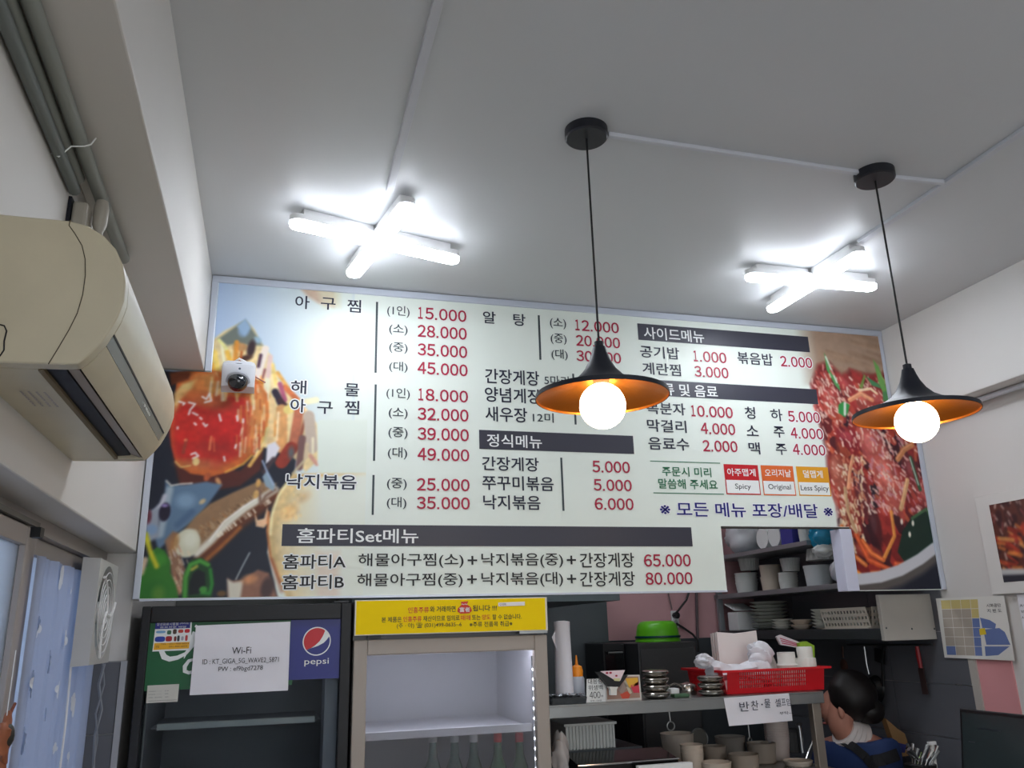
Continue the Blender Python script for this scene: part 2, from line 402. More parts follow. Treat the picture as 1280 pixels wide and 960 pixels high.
# pipes under the left beam and the drain connector
pg = 'insulated pipes under the left beam'
def pipe(x, z, r, y1, m, lab, rib=0):
    mb = B(); pts = []; rr = []
    n = int((y1+3.1)/.006) if rib else 60
    for i in range(n+1):
        y = -3.1+(y1+3.1)*i/n
        pts.append((x+.004*math.sin(y*2.2), y, R(z+.003*math.sin(y*3)))); rr.append(r*(1+(.05 if (i % 2) else -.03)*rib))
    if not rib: rr = r
    o = mb.tube(pts, rr, 10).build('pipe', m, smooth=True); tag(o, lab, 'pipe'); return o
pipe(-.407, .846, .0115, 1.6, mat('pipe_grey', (112, 118, 116), .5), 'smooth grey pipe nearest the wall of the three under the beam')
pipe(-.404, .873, .0125, 1.6, mat('pipe_grey2', (136, 140, 134), .55), 'ribbed grey conduit running in the middle of three pipes', 1)
pipe(-.376, .877, .0135, 1.98, mat('pipe_grey3', (138, 142, 136), .5), 'smooth grey pipe furthest from the wall under the beam')
cb = thing('connector_cover', 'off-white plastic pipe cover above the air conditioner', 'cover', (-.375, 1.64, R(.6)))
B().box(-.413, -.385, 1.615, 1.70, R(.60), R(.83)).build('cover_box', mat('cover_beige', (164, 158, 146), .45), cb, bevel=.006)
B().box(-.4195, -.4135, 1.61, 1.66, R(.60), R(.835)).build('gap_shade', DARK, cb)  # dark box painted in for the shaded gap beside the cover
tag(B().lathe([(.009, 0), (.009, .09), (.008, .10), (.0135, .115), (.0145, .15), (.011, .168), (.0, .172)], (-.369, 1.655, R(.685)), 14).build('pipe_joint', mat('pipe_joint', (166, 160, 148), .45), smooth=True), 'pale bulbous pipe joint beside the pipe cover', 'pipe joint')

tag(B().tube([(-.418, 1.46, R(.838)), (-.405, 1.458, R(.831)), (-.388, 1.46, R(.856)), (-.368, 1.463, R(.861)), (-.358, 1.466, R(.868)), (-.352, 1.47, R(.885))], .0014, 5).build('cable_tie', HALO), 'thin white tie looped round the three pipes', 'cable tie')
# ---------------------------------------------------------------- ceiling conduits
def conduit(p, q, wdt, lab, zt_=ZC):
    p = Vector(p); q = Vector(q); d = (q-p).normalized(); s = d.cross(Vector((0, 0, 1)))
    mb = B().obox((p+q)/2-Vector((0, 0, .006)), d*((q-p).length/2), s*(wdt/2), (0, 0, .006))
    o = mb.build('cable_conduit', CONDUIT, bevel=.002); tag(o, lab, 'conduit'); return o
c1 = atz(733, 162, 1.25); c2 = atz(1090, 216, 1.25); jn = atz(1180, 226, 1.25)
conduit((c1.x+.06, c1.y, ZC), (c2.x-.05, c2.y, ZC), .014, 'thin white conduit on the ceiling joining the two pendant roses')
conduit((c2.x+.05, c2.y, ZC), (jn.x, jn.y, ZC), .014, 'short white conduit from the right pendant rose to the junction')
e2 = atz(1075, 300, 1.25); conduit((jn.x+.008, jn.y, ZC), (e2.x, e2.y, ZC), .024, 'white conduit from the junction down to the right cross light')
conduit((jn.x+.006, jn.y-.0, ZC), (jn.x-.02, -3.1, ZC), .022, 'white conduit running from the junction out towards the right edge')
e1 = atz(487, 236, 1.25); e1b = atz(547, 0, 1.25); dd = (e1b-e1)
conduit(e1, e1+dd*4.6, .022, 'white conduit running back along the ceiling from the left cross light')
tag(B().tube([(2.655, 2.88, R(.828)), (2.655, -3.1, R(.828))], .011, 8).build('cable_conduit', CONDUIT, smooth=True), 'grey conduit under the right-hand beam', 'conduit')

# ---------------------------------------------------------------- cross lights
TUBEM = mat('tube_light', (240, 246, 255), .3, emit=TUBE)
def pill(mb, p, q, wd, hh, z, prof=((1, .02), (1, -.2), (.9, -.42), (.55, -.5))):
    p = Vector((p[0], p[1], 0)); q = Vector((q[0], q[1], 0)); d = (q-p).normalized(); s = Vector((d.y, -d.x, 0)); r = wd/2
    p += d*r; q -= d*r; n = 10; loop = []
    for i in range(n+1):
        a = -PI/2+PI*i/n; loop.append(q+d*(r*math.cos(a))+s*(r*math.sin(a)))
    for i in range(n+1):
        a = PI/2+PI*i/n; loop.append(p+d*(r*math.cos(a))+s*(r*math.sin(a)))
    c = (p+q)/2; m_ = len(loop); vs = []
    for (k, dz) in [(a_, b_*hh) for a_, b_ in prof]:
        for v in loop:
            ctr = p if (v-p).dot(d) < 0 else (q if (v-q).dot(d) > 0 else p+d*((v-p).dot(d)))
            w_ = ctr+(v-ctr)*k; vs.append((w_.x, w_.y, z+dz))
    fs = [(j*m_+i, j*m_+(i+1) % m_, (j+1)*m_+(i+1) % m_, (j+1)*m_+i) for j in range(len(prof)-1) for i in range(m_)]
    fs += [tuple(range(m_)), tuple(reversed(range((len(prof)-1)*m_, len(prof)*m_)))]
    mb.add(vs, fs)
def cross_light(a, b, c, d, label):
    ctr = (Vector(a)+Vector(b)+Vector(c)+Vector(d))/4
    t = thing('cross_light', label, 'ceiling light', (ctr.x, ctr.y, ZC), 'cross-shaped ceiling lights')
    zt_ = R(1.207)
    for p, q in ((a, b), (c, d)):
        P, Q = Vector((*p, 0)), Vector((*q, 0)); dv = (Q-P).normalized(); s = Vector((dv.y, -dv.x, 0)); c0 = Vector((ctr.x, ctr.y, 0))
        for e in (P, Q):
            L = (e-c0).length-.035; dr = (e-c0).normalized()
            B().obox(c0+dr*(L/2+.01)+Vector((0, 0, ZC-.012)), dr*(L/2-.012), s*.017, (0, 0, .012)).build('base_channel', WHITEP, t, bevel=.002)
        mb = B(); pill(mb, p, q, .050, .034, zt_, ((.94, .62), (1.0, .6), (1.0, .02))); mb.build('tube_tray', WHITEP, t, smooth=True)
        mb = B(); pill(mb, p, q, .052, .034, zt_); mb.build('light_tube', TUBEM, t, smooth=True)
    B().lathe([(.02, 0), (.02, .03)], (ctr.x, ctr.y, ZC-.03), 16).build('centre_hub', WHITEP, t)
    return t
cross_light((-.005, 2.341), (.549, 2.493), (.329, 2.149), (.213, 2.693), 'white cross-shaped tube light on the ceiling above the left of the menu board')
cross_light((1.586, 2.398), (2.127, 2.384), (1.875, 2.133), (1.862, 2.678), 'white cross-shaped tube light on the ceiling near the right wall')

# ---------------------------------------------------------------- pendants
BULBM = mat('bulb_glow', (255, 232, 200), .3, emit=BULB)
def pendant(x, y, label):
    t = thing('pendant_lamp', label, 'pendant lamp', (x, y, ZC), 'black flared pendant lamps')
    B().lathe([(.052, -.028), (.056, -.024), (.056, 0)], (x, y, ZC), 32).build('ceiling_rose', BLACK, t, smooth=True)
    B().tube([(x, y, ZC-.02), (x, y, R(.655))], .0028, 8).build('cord', BLACKM, t, smooth=True)
    zr = R(.522)
    outer = [(.006, .142), (.011, .14), (.011, .128), (.015, .127), (.019, .112), (.026, .092), (.038, .07), (.056, .05), (.082, .034), (.115, .022), (.149, .012), (.157, .01), (.158, -.001)]
    inner = [(.156, -.001), (.155, .004), (.149, .0085), (.115, .0185), (.082, .0305), (.056, .046), (.036, .066), (.022, .09), (.012, .105)]
    mb = B(); mb.lathe([(r, h) for r, h in outer], (x, y, zr), 48); mb.f = [f for f in mb.f if len(f) == 4]
    mb.build('shade', mat('matte_black_shade', (30, 33, 44), .5), t, smooth=True)
    mb = B(); mb.lathe(inner, (x, y, zr), 48); mb.f = [f for f in mb.f if len(f) == 4]
    mb.build('gold_lining', GOLD, t, smooth=True)
    B().lathe([(.02, 0), (.02, .05), (.014, .055)], (x, y, R(.54)), 16).build('socket', mat('socket', (150, 120, 90), .4), t)
    B().sphere((x, y, R(.503)), .0545, .0545, .055, 28, 16).build('globe_bulb', BULBM, t, smooth=True)
pendant(.728, 1.745, 'black flared pendant lamp with gold inside before the middle of the menu board')
pendant(1.622, 1.75, 'black flared pendant lamp with gold inside nearest the right wall')

# ================================================================ MENU BOARD
BY = 2.90                                  # front of the board
menu = thing('menu_board', 'long white wall menu board with food pictures and prices', 'menu board', (1.15, BY, R(.13)))
BOARDM = mat('board_print', (230, 237, 228), .38, spec=.35, noise=.012, nscale=1.5)
x0, x1 = XL+.004, XR-.002
nL, nR, nT, nB = 1.675, 2.262, R(.371), R(.128)
Zt = R(1.236); Zs1, Zs2 = R(.885), R(.835)
mb = B()
for (a, b, c, d) in ((-.258, 2.572, Zs1, Zt), (x0, 2.572, Zs2, Zs1), (x0, x1, nT, Zs2), (x0, nL, nB, nT), (nR, x1, R(.118), nT)):
    mb.box(a, b, BY, BY+.02, c, d)
mb.build('board_panel', BOARDM, menu)
# aluminium edge
fr = B().box(-.26, 2.574, BY-.008, BY+.02, R(1.222), R(1.247)); fr.build('top_frame', ALU, menu, bevel=.002)
B().box(-.26, -.238, BY-.008, BY+.02, R(.888), R(1.222)).build('side_frame', ALU, menu, bevel=.002)
B().box(x0, x0+.02, BY-.008, BY+.02, nB, R(.885)).build('side_frame', ALU, menu, bevel=.002)
B().box(2.556, 2.572, BY-.006, BY+.02, R(.842), R(1.222)).build('side_frame', ALU, menu, bevel=.002)
B().box(x1-.022, x1, BY-.008, BY+.02, R(.118), R(.83)).build('side_frame', ALU, menu, bevel=.002)
B().box(x0+.02, nL, BY-.004, BY+.02, nB-.006, nB+.0005).build('bottom_edge', ALU, menu)
B().box(nL, nR, BY-.002, BY+.02, nT-.006, nT).build('notch_edge', mat('notch_dark', (60, 55, 52), .5), menu)
B().box(2.205, 2.262, BY-.012, BY+.05, R(.118), nT-.008).build('white_return', mat('return_white', (206, 208, 226), .4), menu, bevel=.002)

# ---- printed pictures: a fine grid with painted colours (flat print on the board)
class Canvas:
    def __init__(s, xa, xb, za, zb, cell, base, P=None):
        s.xa, s.zb, s.c = xa, zb, cell; s.W = int(round((xb-xa)/cell)); s.Hh = int(round((zb-za)/cell)); s.xb, s.za = xa+s.W*cell, zb-s.Hh*cell
        s.A = np.zeros((s.Hh+1, s.W+1, 3)); s.A[:] = base; s.P = P or (lambda x, y: at(x, y, BY))
        s.U, s.V = np.meshgrid(np.arange(s.W+1), np.arange(s.Hh+1)); s.clip = None
    def q(s, x, y):
        p = s.P(x, y); return (p.x-s.xa)/s.c, (s.zb-p.z)/s.c
    def k(s, x, y):                         # cells per photo pixel
        a = s.q(x, y); b = s.q(x+1, y); return math.hypot(b[0]-a[0], b[1]-a[1])
    def win(s, u0_, u1_, v0, v1):
        return slice(max(0, int(v0)), min(s.Hh+1, int(v1)+2)), slice(max(0, int(u0_)), min(s.W+1, int(u1_)+2))
    def mix(s, w_, m, col, al):
        if m.size == 0: return
        m = (np.clip(m, 0, 1)*al)
        if s.clip is not None: m = m*s.clip[w_]
        m = m[..., None]; s.A[w_] = s.A[w_]*(1-m)+np.array(col)*m
    def ell(s, x, y, rx, ry, col, ang=0, soft=1.5, al=1):
        u, v = s.q(x, y); k = s.k(x, y); rx *= k; ry *= k; R_ = max(rx, ry)+soft*2+1
        w_ = s.win(u-R_, u+R_, v-R_, v+R_); U, V = s.U[w_]-u, s.V[w_]-v
        a = math.radians(ang); p = U*math.cos(a)+V*math.sin(a); q = -U*math.sin(a)+V*math.cos(a)
        d = (1-np.sqrt((p/rx)**2+(q/ry)**2))*min(rx, ry)
        s.mix(w_, d/soft+.5, col, al)
    def poly(s, pts, col, soft=1.5, al=1):
        Q = [s.q(*p) for p in pts]; us = [q[0] for q in Q]; vs = [q[1] for q in Q]; e = soft*2+1
        w_ = s.win(min(us)-e, max(us)+e, min(vs)-e, max(vs)+e); U, V = s.U[w_], s.V[w_]
        ins = np.zeros(U.shape, bool); dist = np.full(U.shape, 1e9)
        for i in range(len(Q)):
            (a, b), (c, d) = Q[i], Q[(i+1) % len(Q)]
            if b != d: ins ^= ((b > V) != (d > V)) & (U < (c-a)*(V-b)/(d-b)+a)
            t = np.clip(((U-a)*(c-a)+(V-b)*(d-b))/max(1e-9, (c-a)**2+(d-b)**2), 0, 1)
            dist = np.minimum(dist, np.hypot(U-a-t*(c-a), V-b-t*(d-b)))
        s.mix(w_, np.where(ins, dist, -dist)/soft+.5, col, al)
    def line(s, pts, wd, col, soft=1, al=1):
        Q = [s.q(*p) for p in pts]; k = s.k(*pts[0]); r = wd*k/2; e = r+soft*2+1
        us = [q[0] for q in Q]; vs = [q[1] for q in Q]
        w_ = s.win(min(us)-e, max(us)+e, min(vs)-e, max(vs)+e); U, V = s.U[w_], s.V[w_]
        if U.size == 0: return
        dist = np.full(U.shape, 1e9)
        for i in range(len(Q)-1):
            (a, b), (c, d) = Q[i], Q[i+1]
            t = np.clip(((U-a)*(c-a)+(V-b)*(d-b))/max(1e-9, (c-a)**2+(d-b)**2), 0, 1)
            dist = np.minimum(dist, np.hypot(U-a-t*(c-a), V-b-t*(d-b)))
        s.mix(w_, (r-dist)/soft+.5, col, al)
    def finish(s, seed=3, amt=.05):
        g = np.random.default_rng(seed); A = s.A.copy()
        P_ = np.pad(A, ((1, 1), (1, 1), (0, 0)), mode='edge')
        A = (P_[1:-1, 1:-1]*4+(P_[:-2, 1:-1]+P_[2:, 1:-1]+P_[1:-1, :-2]+P_[1:-1, 2:])*2+P_[:-2, :-2]+P_[2:, 2:]+P_[:-2, 2:]+P_[2:, :-2])/16
        n = np.zeros(A.shape[:2])
        for sc in (4, 9, 20):
            q = g.random((A.shape[0]//sc+3, A.shape[1]//sc+3)); yi = np.arange(A.shape[0])/sc; xi = np.arange(A.shape[1])/sc
            y0 = yi.astype(int); x0_ = xi.astype(int); fy = (yi-y0)[:, None]; fx = (xi-x0_)[None]
            n += (q[y0][:, x0_]*(1-fy)*(1-fx)+q[y0+1][:, x0_]*fy*(1-fx)+q[y0][:, x0_+1]*(1-fy)*fx+q[y0+1][:, x0_+1]*fy*fx)-.5
        sat = np.clip((A[..., 0]-A[..., 2]-30)/60, 0, 1)        # only the food, not the plain ground
        s.A = A*(1+(n*amt*4*sat)[..., None])
    def mesh(s, name, parent, Y, keep, rough=.38, toW=None):
        U, V = s.U.ravel(), s.V.ravel(); n = len(U)
        co = np.zeros((n, 3)); co[:, 0] = s.xa+U*s.c; co[:, 1] = Y; co[:, 2] = s.zb-V*s.c
        idx = np.arange(n).reshape(s.Hh+1, s.W+1)
        q = np.stack([idx[1:, :-1], idx[1:, 1:], idx[:-1, 1:], idx[:-1, :-1]], -1).reshape(-1, 4)
        cx = co[q].mean(1); q = q[keep(cx[:, 0], cx[:, 2])]
        if toW is not None: co = toW(co)
        me = bpy.data.meshes.new(name); me.vertices.add(n); me.vertices.foreach_set('co', co.ravel())
        me.loops.add(q.size); me.loops.foreach_set('vertex_index', q.ravel().astype(np.int32))
        me.polygons.add(len(q)); me.polygons.foreach_set('loop_start', np.arange(0, q.size, 4, dtype=np.int32))
        me.polygons.foreach_set('loop_total', np.full(len(q), 4, dtype=np.int32)); me.update(calc_edges=True); me.validate()
        ca = me.color_attributes.new('print', 'BYTE_COLOR', 'POINT')
        c = np.clip(s.A.reshape(-1, 3)/255, 0, 1); c = np.where(c <= .04045, c/12.92, ((c+.055)/1.055)**2.4)
        ca.data.foreach_set('color', np.concatenate([c, np.ones((n, 1))], 1).ravel().astype(np.float32))
        me.materials.append(vcol_mat(name+'_ink', rough)); return link(name, me, parent)
BASE = (230, 237, 228)
# ---- left picture
L_ = Canvas(x0+.02, .30, nB, R(1.222), .003, BASE)
c_ = L_
for i in range(26):                         # pale blue wash of the print, fading to the board colour
    t = i/25; xx = 262+150*t
    c_.poly([(xx, 340), (440, 340), (440, 620), (xx, 620)], tuple(np.array((176, 198, 228))*(1-t)+np.array(BASE)*t), soft=6, al=1 if i == 0 else .6)
c_.poly([(150, 340), (268, 340), (268, 620), (150, 620)], (176, 198, 228), soft=2)
c_.poly([(368, 352), (418, 356), (418, 384), (398, 379), (384, 370)], (206, 168, 140), soft=5, al=.8)
c_.poly([(396, 362), (425, 364), (425, 384), (404, 384)], (226, 222, 190), soft=8, al=.7)
# the food body
NAVY = (24, 30, 46)
c_.poly([(100, 470), (262, 462), (350, 520), (372, 560), (366, 605), (342, 640), (334, 690), (350, 760), (100, 760)], NAVY, soft=2)
c_.poly([(262, 428), (280, 414), (298, 405), (307, 400), (318, 412), (326, 428), (338, 443), (344, 462), (350, 478), (366, 490), (384, 512), (396, 530), (398, 575), (382, 590), (370, 575), (352, 560), (300, 560), (258, 500)], (238, 214, 158), soft=2.5)
c_.poly([(272, 424), (300, 404), (307, 400), (320, 418), (328, 432), (312, 432), (296, 430), (284, 432)], (112, 120, 112), soft=4)
c_.ell(305, 412, 7, 10, (136, 164, 196), 10, 4)
c_.poly([(296, 408), (307, 398), (313, 410), (306, 420)], (150, 178, 206), soft=3)
c_.ell(322, 425, 5, 4, (150, 180, 200), 40, 3); c_.ell(300, 434, 9, 6, (190, 140, 90), 0, 3)
c_.ell(314, 436, 5, 12, (52, 34, 40), 8, 3); c_.ell(306, 448, 9, 4, (70, 40, 30), -20, 3)
for p, q, wd, col in (((268, 440), (272, 466), 7, (246, 214, 110)), ((277, 430), (281, 460), 3, (250, 246, 214)), ((284, 440), (290, 458), 6, (240, 190, 80)), ((296, 428), (294, 452), 6, (226, 150, 58)), ((302, 440), (300, 454), 3, (190, 90, 30)), ((265, 455), (268, 470), 5, (244, 180, 60)), ((274, 425), (283, 436), 4, (244, 240, 160)), ((332, 436), (322, 470), 9, (240, 226, 214)), ((338, 446), (334, 476), 6, (232, 200, 190)), ((326, 444), (323, 458), 4, (70, 40, 60)), ((331, 462), (328, 474), 2.5, (140, 70, 80)), ((341, 456), (345, 480), 4, (236, 206, 120)), ((347, 466), (362, 488), 5, (238, 178, 90)), ((356, 484), (372, 500), 7, (222, 120, 70)), ((350, 480), (356, 500), 6, (180, 90, 120)), ((344, 490), (352, 506), 9, (40, 30, 50)), ((350, 500), (360, 510), 6, (60, 30, 40))):
    c_.line([p, q], wd, col, 2.2)
for p, q, wd, col in (((328, 480), (340, 540), 14, (226, 150, 70)), ((340, 500), (338, 556), 8, (240, 206, 150)), ((334, 476), (332, 500), 8, (238, 232, 200)), ((352, 512), (352, 560), 14, (222, 160, 100)), ((348, 516), (346, 550), 3, (250, 226, 180)), ((360, 512), (376, 505), 12, (240, 216, 130)), ((374, 512), (366, 562), 12, (190, 110, 80)), ((382, 522), (372, 560), 4, (150, 80, 60)), ((364, 560), (352, 578), 16, (150, 52, 36)), ((368, 505), (395, 500), 8, (246, 238, 200)), ((386, 520), (390, 560), 14, (196, 178, 160)), ((378, 548), (374, 584), 9, (120, 86, 84)), ((384, 556), (382, 572), 5, (212, 190, 156)), ((391, 548), (391, 566), 3, (240, 230, 200)), ((388, 570), (396, 580), 5, (220, 160, 140)), ((380, 576), (366, 592), 3, (200, 184, 150))):
    c_.line([p, q], wd, col, 2.2)
c_.poly([(398, 525), (460, 525), (460, 640), (398, 600)], (226, 234, 222), soft=1.2)
c_.poly([(397, 528), (404, 528), (404, 580), (397, 580)], (226, 234, 222), soft=2)
# white bits right of the dome
c_.poly([(334, 556), (344, 552), (350, 560), (344, 572), (332, 580)], (232, 228, 236), soft=2)
c_.line([(330, 590), (342, 574)], 6, (70, 54, 60), 3); c_.ell(364, 566, 4, 8, (96, 96, 100), 0, 4)
# the dome
dome = [(190, 468), (262, 462), (300, 470), (322, 476), (334, 492), (336, 520), (331, 540), (322, 560), (310, 575), (292, 588), (264, 596), (238, 592), (220, 580), (214, 556), (212, 530), (216, 508), (220, 490)]
c_.poly([(216, 570), (240, 590), (300, 588), (330, 560), (326, 588), (300, 608), (264, 614), (224, 606)], (84, 34, 28), soft=4)
c_.poly(dome, (206, 104, 48), soft=2)
c_.poly([(200, 462), (222, 466), (218, 500), (212, 520), (196, 520)], (26, 28, 40), soft=2)
c_.poly([(212, 466), (240, 464), (236, 474), (214, 482)], (120, 60, 34), soft=3)
c_.poly([(218, 492), (228, 480), (246, 474), (240, 486), (226, 500), (218, 520)], (226, 196, 128), soft=4)
c_.poly([(215, 520), (230, 500), (262, 496), (300, 490), (316, 510), (314, 545), (300, 570), (270, 585), (240, 582), (220, 570), (214, 545)], (196, 44, 36), soft=9)
c_.ell(262, 500, 26, 12, (178, 86, 46), 10, 8, .8); c_.ell(280, 540, 28, 22, (190, 34, 34), 0, 10, .7); c_.ell(232, 556, 14, 20, (200, 36, 32), 0, 8, .7)
c_.poly([(252, 470), (276, 464), (280, 490), (262, 492)], (206, 128, 64), soft=5)
c_.poly([(308, 478), (330, 486), (334, 520), (326, 552), (312, 566), (306, 540), (312, 510)], (222, 160, 92), soft=9, al=.65)
c_.poly([(240, 466), (300, 470), (320, 486), (300, 496), (262, 492), (240, 488)], (222, 150, 78), soft=8, al=.6)
c_.ell(248, 498, 24, 9, (206, 112, 60), 5, 9, .6); c_.ell(262, 560, 34, 8, (150, 40, 36), 0, 8, .5); c_.ell(250, 580, 26, 7, (196, 130, 80), 0, 6, .6)
c_.line([(312, 582), (326, 562), (334, 536)], 5, (228, 180, 96), 2); c_.line([(335, 535), (331, 552), (318, 570)], 3, (236, 212, 150), 2)
c_.line([(282, 590), (304, 580), (318, 566)], 3, (222, 160, 70), 2)
for k in range(46):                         # streaks of the right flank
    x = 296+rng.random()*36; y = 490+rng.random()*66; l = 6+rng.random()*16
    col = [(232, 200, 150), (222, 140, 70), (200, 84, 44), (240, 226, 200), (176, 60, 36)][rng.integers(5)]
    c_.line([(x, y), (x-2+rng.random()*3, y+l)], 1+rng.random()*2.2, col, 1.6, .75)
for k in range(30):
    x = 262+rng.random()*70; y = 464+rng.random()*26
    col = [(240, 214, 150), (232, 160, 70), (214, 110, 50), (238, 230, 200)][rng.integers(4)]
    c_.line([(x, y), (x-3+rng.random()*6, y+5+rng.random()*12)], 1.5+rng.random()*3, col, 2, .8)
SES = (240, 236, 236)
for pts in ([(253, 496), (258, 499), (262, 492), (264, 501), (256, 503)], [(224, 502), (231, 504), (229, 506)], [(236, 503), (244, 505), (238, 512), (236, 518)], [(241, 516), (247, 519)], [(250, 522), (252, 524)], [(254, 529), (257, 533), (259, 531)], [(222, 534), (222, 536)], [(274, 518), (276, 526)], [(239, 568), (244, 566), (248, 570), (241, 573)], [(296, 520), (297, 526)], [(302, 484), (306, 486)], [(243, 529), (245, 531)], [(304, 524), (304, 528)], [(280, 571), (281, 576)], [(295, 556), (294, 560)]):
    c_.line(pts, 2.4, SES, 1.3)
c_.ell(245, 577, 4.5, 5.5, (236, 206, 140), 0, 1.5); c_.line([(264, 546), (262, 562)], 3, (222, 120, 80), 1.5); c_.line([(267, 548), (268, 564)], 2.4, (210, 90, 60), 1.5)
c_.line([(233, 550), (229, 566)], 4, (150, 60, 44), 1.5); c_.ell(232, 550, 2.4, 2, (226, 130, 90), 0, 1)
c_.line([(219, 577), (226, 584), (238, 582)], 1.8, (232, 196, 120), 1.4); c_.ell(259, 596, 4, 6, (184, 90, 52), 20, 2); c_.ell(273, 602, 3, 6, (206, 150, 100), -30, 2)
# blue-grey fish with its eye
c_.poly([(207, 600), (212, 607), (232, 606), (258, 602), (278, 606), (262, 628), (246, 648), (230, 660), (214, 672), (198, 688), (194, 674), (202, 650), (206, 628)], (96, 124, 152), soft=3)
c_.line([(212, 612), (206, 640), (200, 668)], 9, (176, 190, 200), 4, .8); c_.ell(232, 626, 12, 10, (136, 166, 196), 0, 7, .8); c_.line([(240, 640), (222, 656)], 8, (70, 96, 130), 4, .7)
c_.line([(208, 601), (214, 607), (226, 605), (240, 604)], 2, (226, 220, 206), 1.3)
c_.line([(188, 645), (202, 630), (206, 620)], 6, (192, 194, 206), 3); c_.poly([(182, 640), (200, 634), (198, 672), (182, 680)], (150, 158, 172), soft=4)
c_.ell(186, 646, 3.5, 9, (104, 46, 60), 0, 2); c_.ell(190, 662, 7, 7, (128, 156, 190), 0, 4)
c_.ell(206, 640, 7, 12.5, (30, 22, 46), 4, 1.5); c_.ell(206, 632, 4, 2.2, (150, 130, 190), 0, 2)
# brown arm
c_.poly([(230, 662), (244, 646), (262, 630), (290, 616), (322, 602), (346, 604), (340, 618), (316, 636), (296, 656), (274, 676), (258, 690), (246, 690)], (150, 116, 84), soft=3)
for k in range(170):
    t = rng.random(); s_ = rng.random(); x = 236+t*96; y = 664-t*56+s_*16
    c_.line([(x, y), (x+3, y+3)], 1.1, [(196, 164, 124), (104, 74, 50), (210, 180, 140), (176, 120, 70)][rng.integers(4)], 1, .7)
c_.line([(250, 700), (268, 684), (292, 660), (326, 634), (344, 618)], 16, (110, 54, 26), 8, .9)
c_.line([(246, 692), (264, 676), (284, 654), (306, 636), (344, 612)], 9, (226, 222, 206), 4)
c_.line([(262, 676), (280, 652), (304, 634), (326, 620)], 2, (250, 246, 240), 1.5); c_.line([(258, 700), (276, 684), (300, 660)], 4, (200, 120, 50), 4, .8)
for k in range(40): 
    t = rng.random(); c_.line([(270+t*66, 668-t*44), (273+t*66, 672-t*44)], 1.2, (250, 240, 220), 1, .8)
c_.line([(322, 600), (326, 630), (332, 620), (344, 612)], 4, (130, 96, 80), 3); c_.poly([(328, 596), (334, 588), (344, 606), (342, 614), (332, 608)], (146, 168, 184), soft=2)
c_.line([(328, 576), (334, 590), (342, 606)], 2, (170, 190, 220), 1.5); c_.ell(323, 604, 3, 5.5, (224, 174, 100), 10, 1.4); c_.ell(320, 618, 3.5, 5.5, (226, 180, 110), 10, 1.4)
c_.ell(253, 627, 4.6, 3, (196, 176, 140), -40, 1.5)
c_.poly([(318, 640), (322, 650), (330, 648), (334, 634), (338, 650), (330, 660), (320, 658)], (232, 190, 150), soft=1.6)
# cream ball and fibres
c_.poly([(206, 676), (216, 664), (226, 668), (226, 700), (236, 720), (226, 744), (218, 744), (214, 716)], (150, 110, 84), soft=3)
c_.ell(234, 679, 16.5, 19, (214, 212, 186), 8, 2); c_.ell(218, 680, 5, 13, (176, 124, 70), 10, 3, .8); c_.ell(238, 674, 9, 11, (230, 230, 210), 0, 6)
for k in range(60):
    x = 210+rng.random()*26; y = 682+rng.random()*56
    c_.line([(x, y), (x+3, y+6+rng.random()*4)], 1.3, [(232, 226, 220), (200, 120, 90), (120, 70, 60), (240, 214, 180)][rng.integers(4)], 1, .75)
# green peppers
c_.poly([(170, 750), (172, 716), (184, 708), (186, 692), (196, 684), (206, 688), (213, 702), (213, 716), (220, 732), (224, 750)], (50, 122, 36), soft=2)
c_.ell(192, 740, 16, 14, (40, 112, 34), 0, 8, .8); c_.ell(198, 742, 8, 10, (104, 150, 50), 0, 6, .7); c_.ell(200, 700, 8, 8, (66, 148, 44), 0, 5, .8)
c_.line([(182, 668), (188, 690), (196, 708)], 6, (212, 206, 44), 3); c_.line([(181, 700), (176, 716)], 8, (214, 190, 160), 3)
c_.poly([(226, 752), (230, 716), (238, 700), (252, 697), (264, 706), (268, 728), (264, 752)], (22, 66, 28), soft=1.6)
c_.line([(231, 746), (232, 722), (238, 706), (250, 701), (260, 706)], 5.5, (78, 160, 60), 2.4); c_.line([(263, 712), (265, 730), (262, 742), (252, 741)], 4.5, (44, 136, 50), 2)
c_.poly([(237, 728), (242, 716), (248, 712), (256, 716), (257, 738), (248, 742), (236, 744)], (12, 18, 24), soft=1.4)
c_.line([(240, 712), (246, 708)], 4, (178, 176, 70), 2); c_.ell(254, 737, 5, 4.5, (70, 150, 60), 0, 1.6)
# shell bottom
c_.poly([(284, 722), (290, 726), (304, 724), (322, 712), (336, 716), (346, 745), (352, 752), (284, 752)], (150, 104, 84), soft=3)
c_.poly([(284, 724), (292, 728), (304, 726), (300, 750), (286, 750)], (222, 216, 198), soft=3); c_.ell(312, 724, 9, 6, (216, 150, 104), -10, 5); c_.ell(334, 735, 8, 14, (74, 52, 52), 10, 4)
c_.line([(295, 724), (303, 708), (312, 691)], 1.6, (206, 212, 206), 1.2); c_.ell(277, 742, 6, 4, (110, 80, 44), 0, 2)
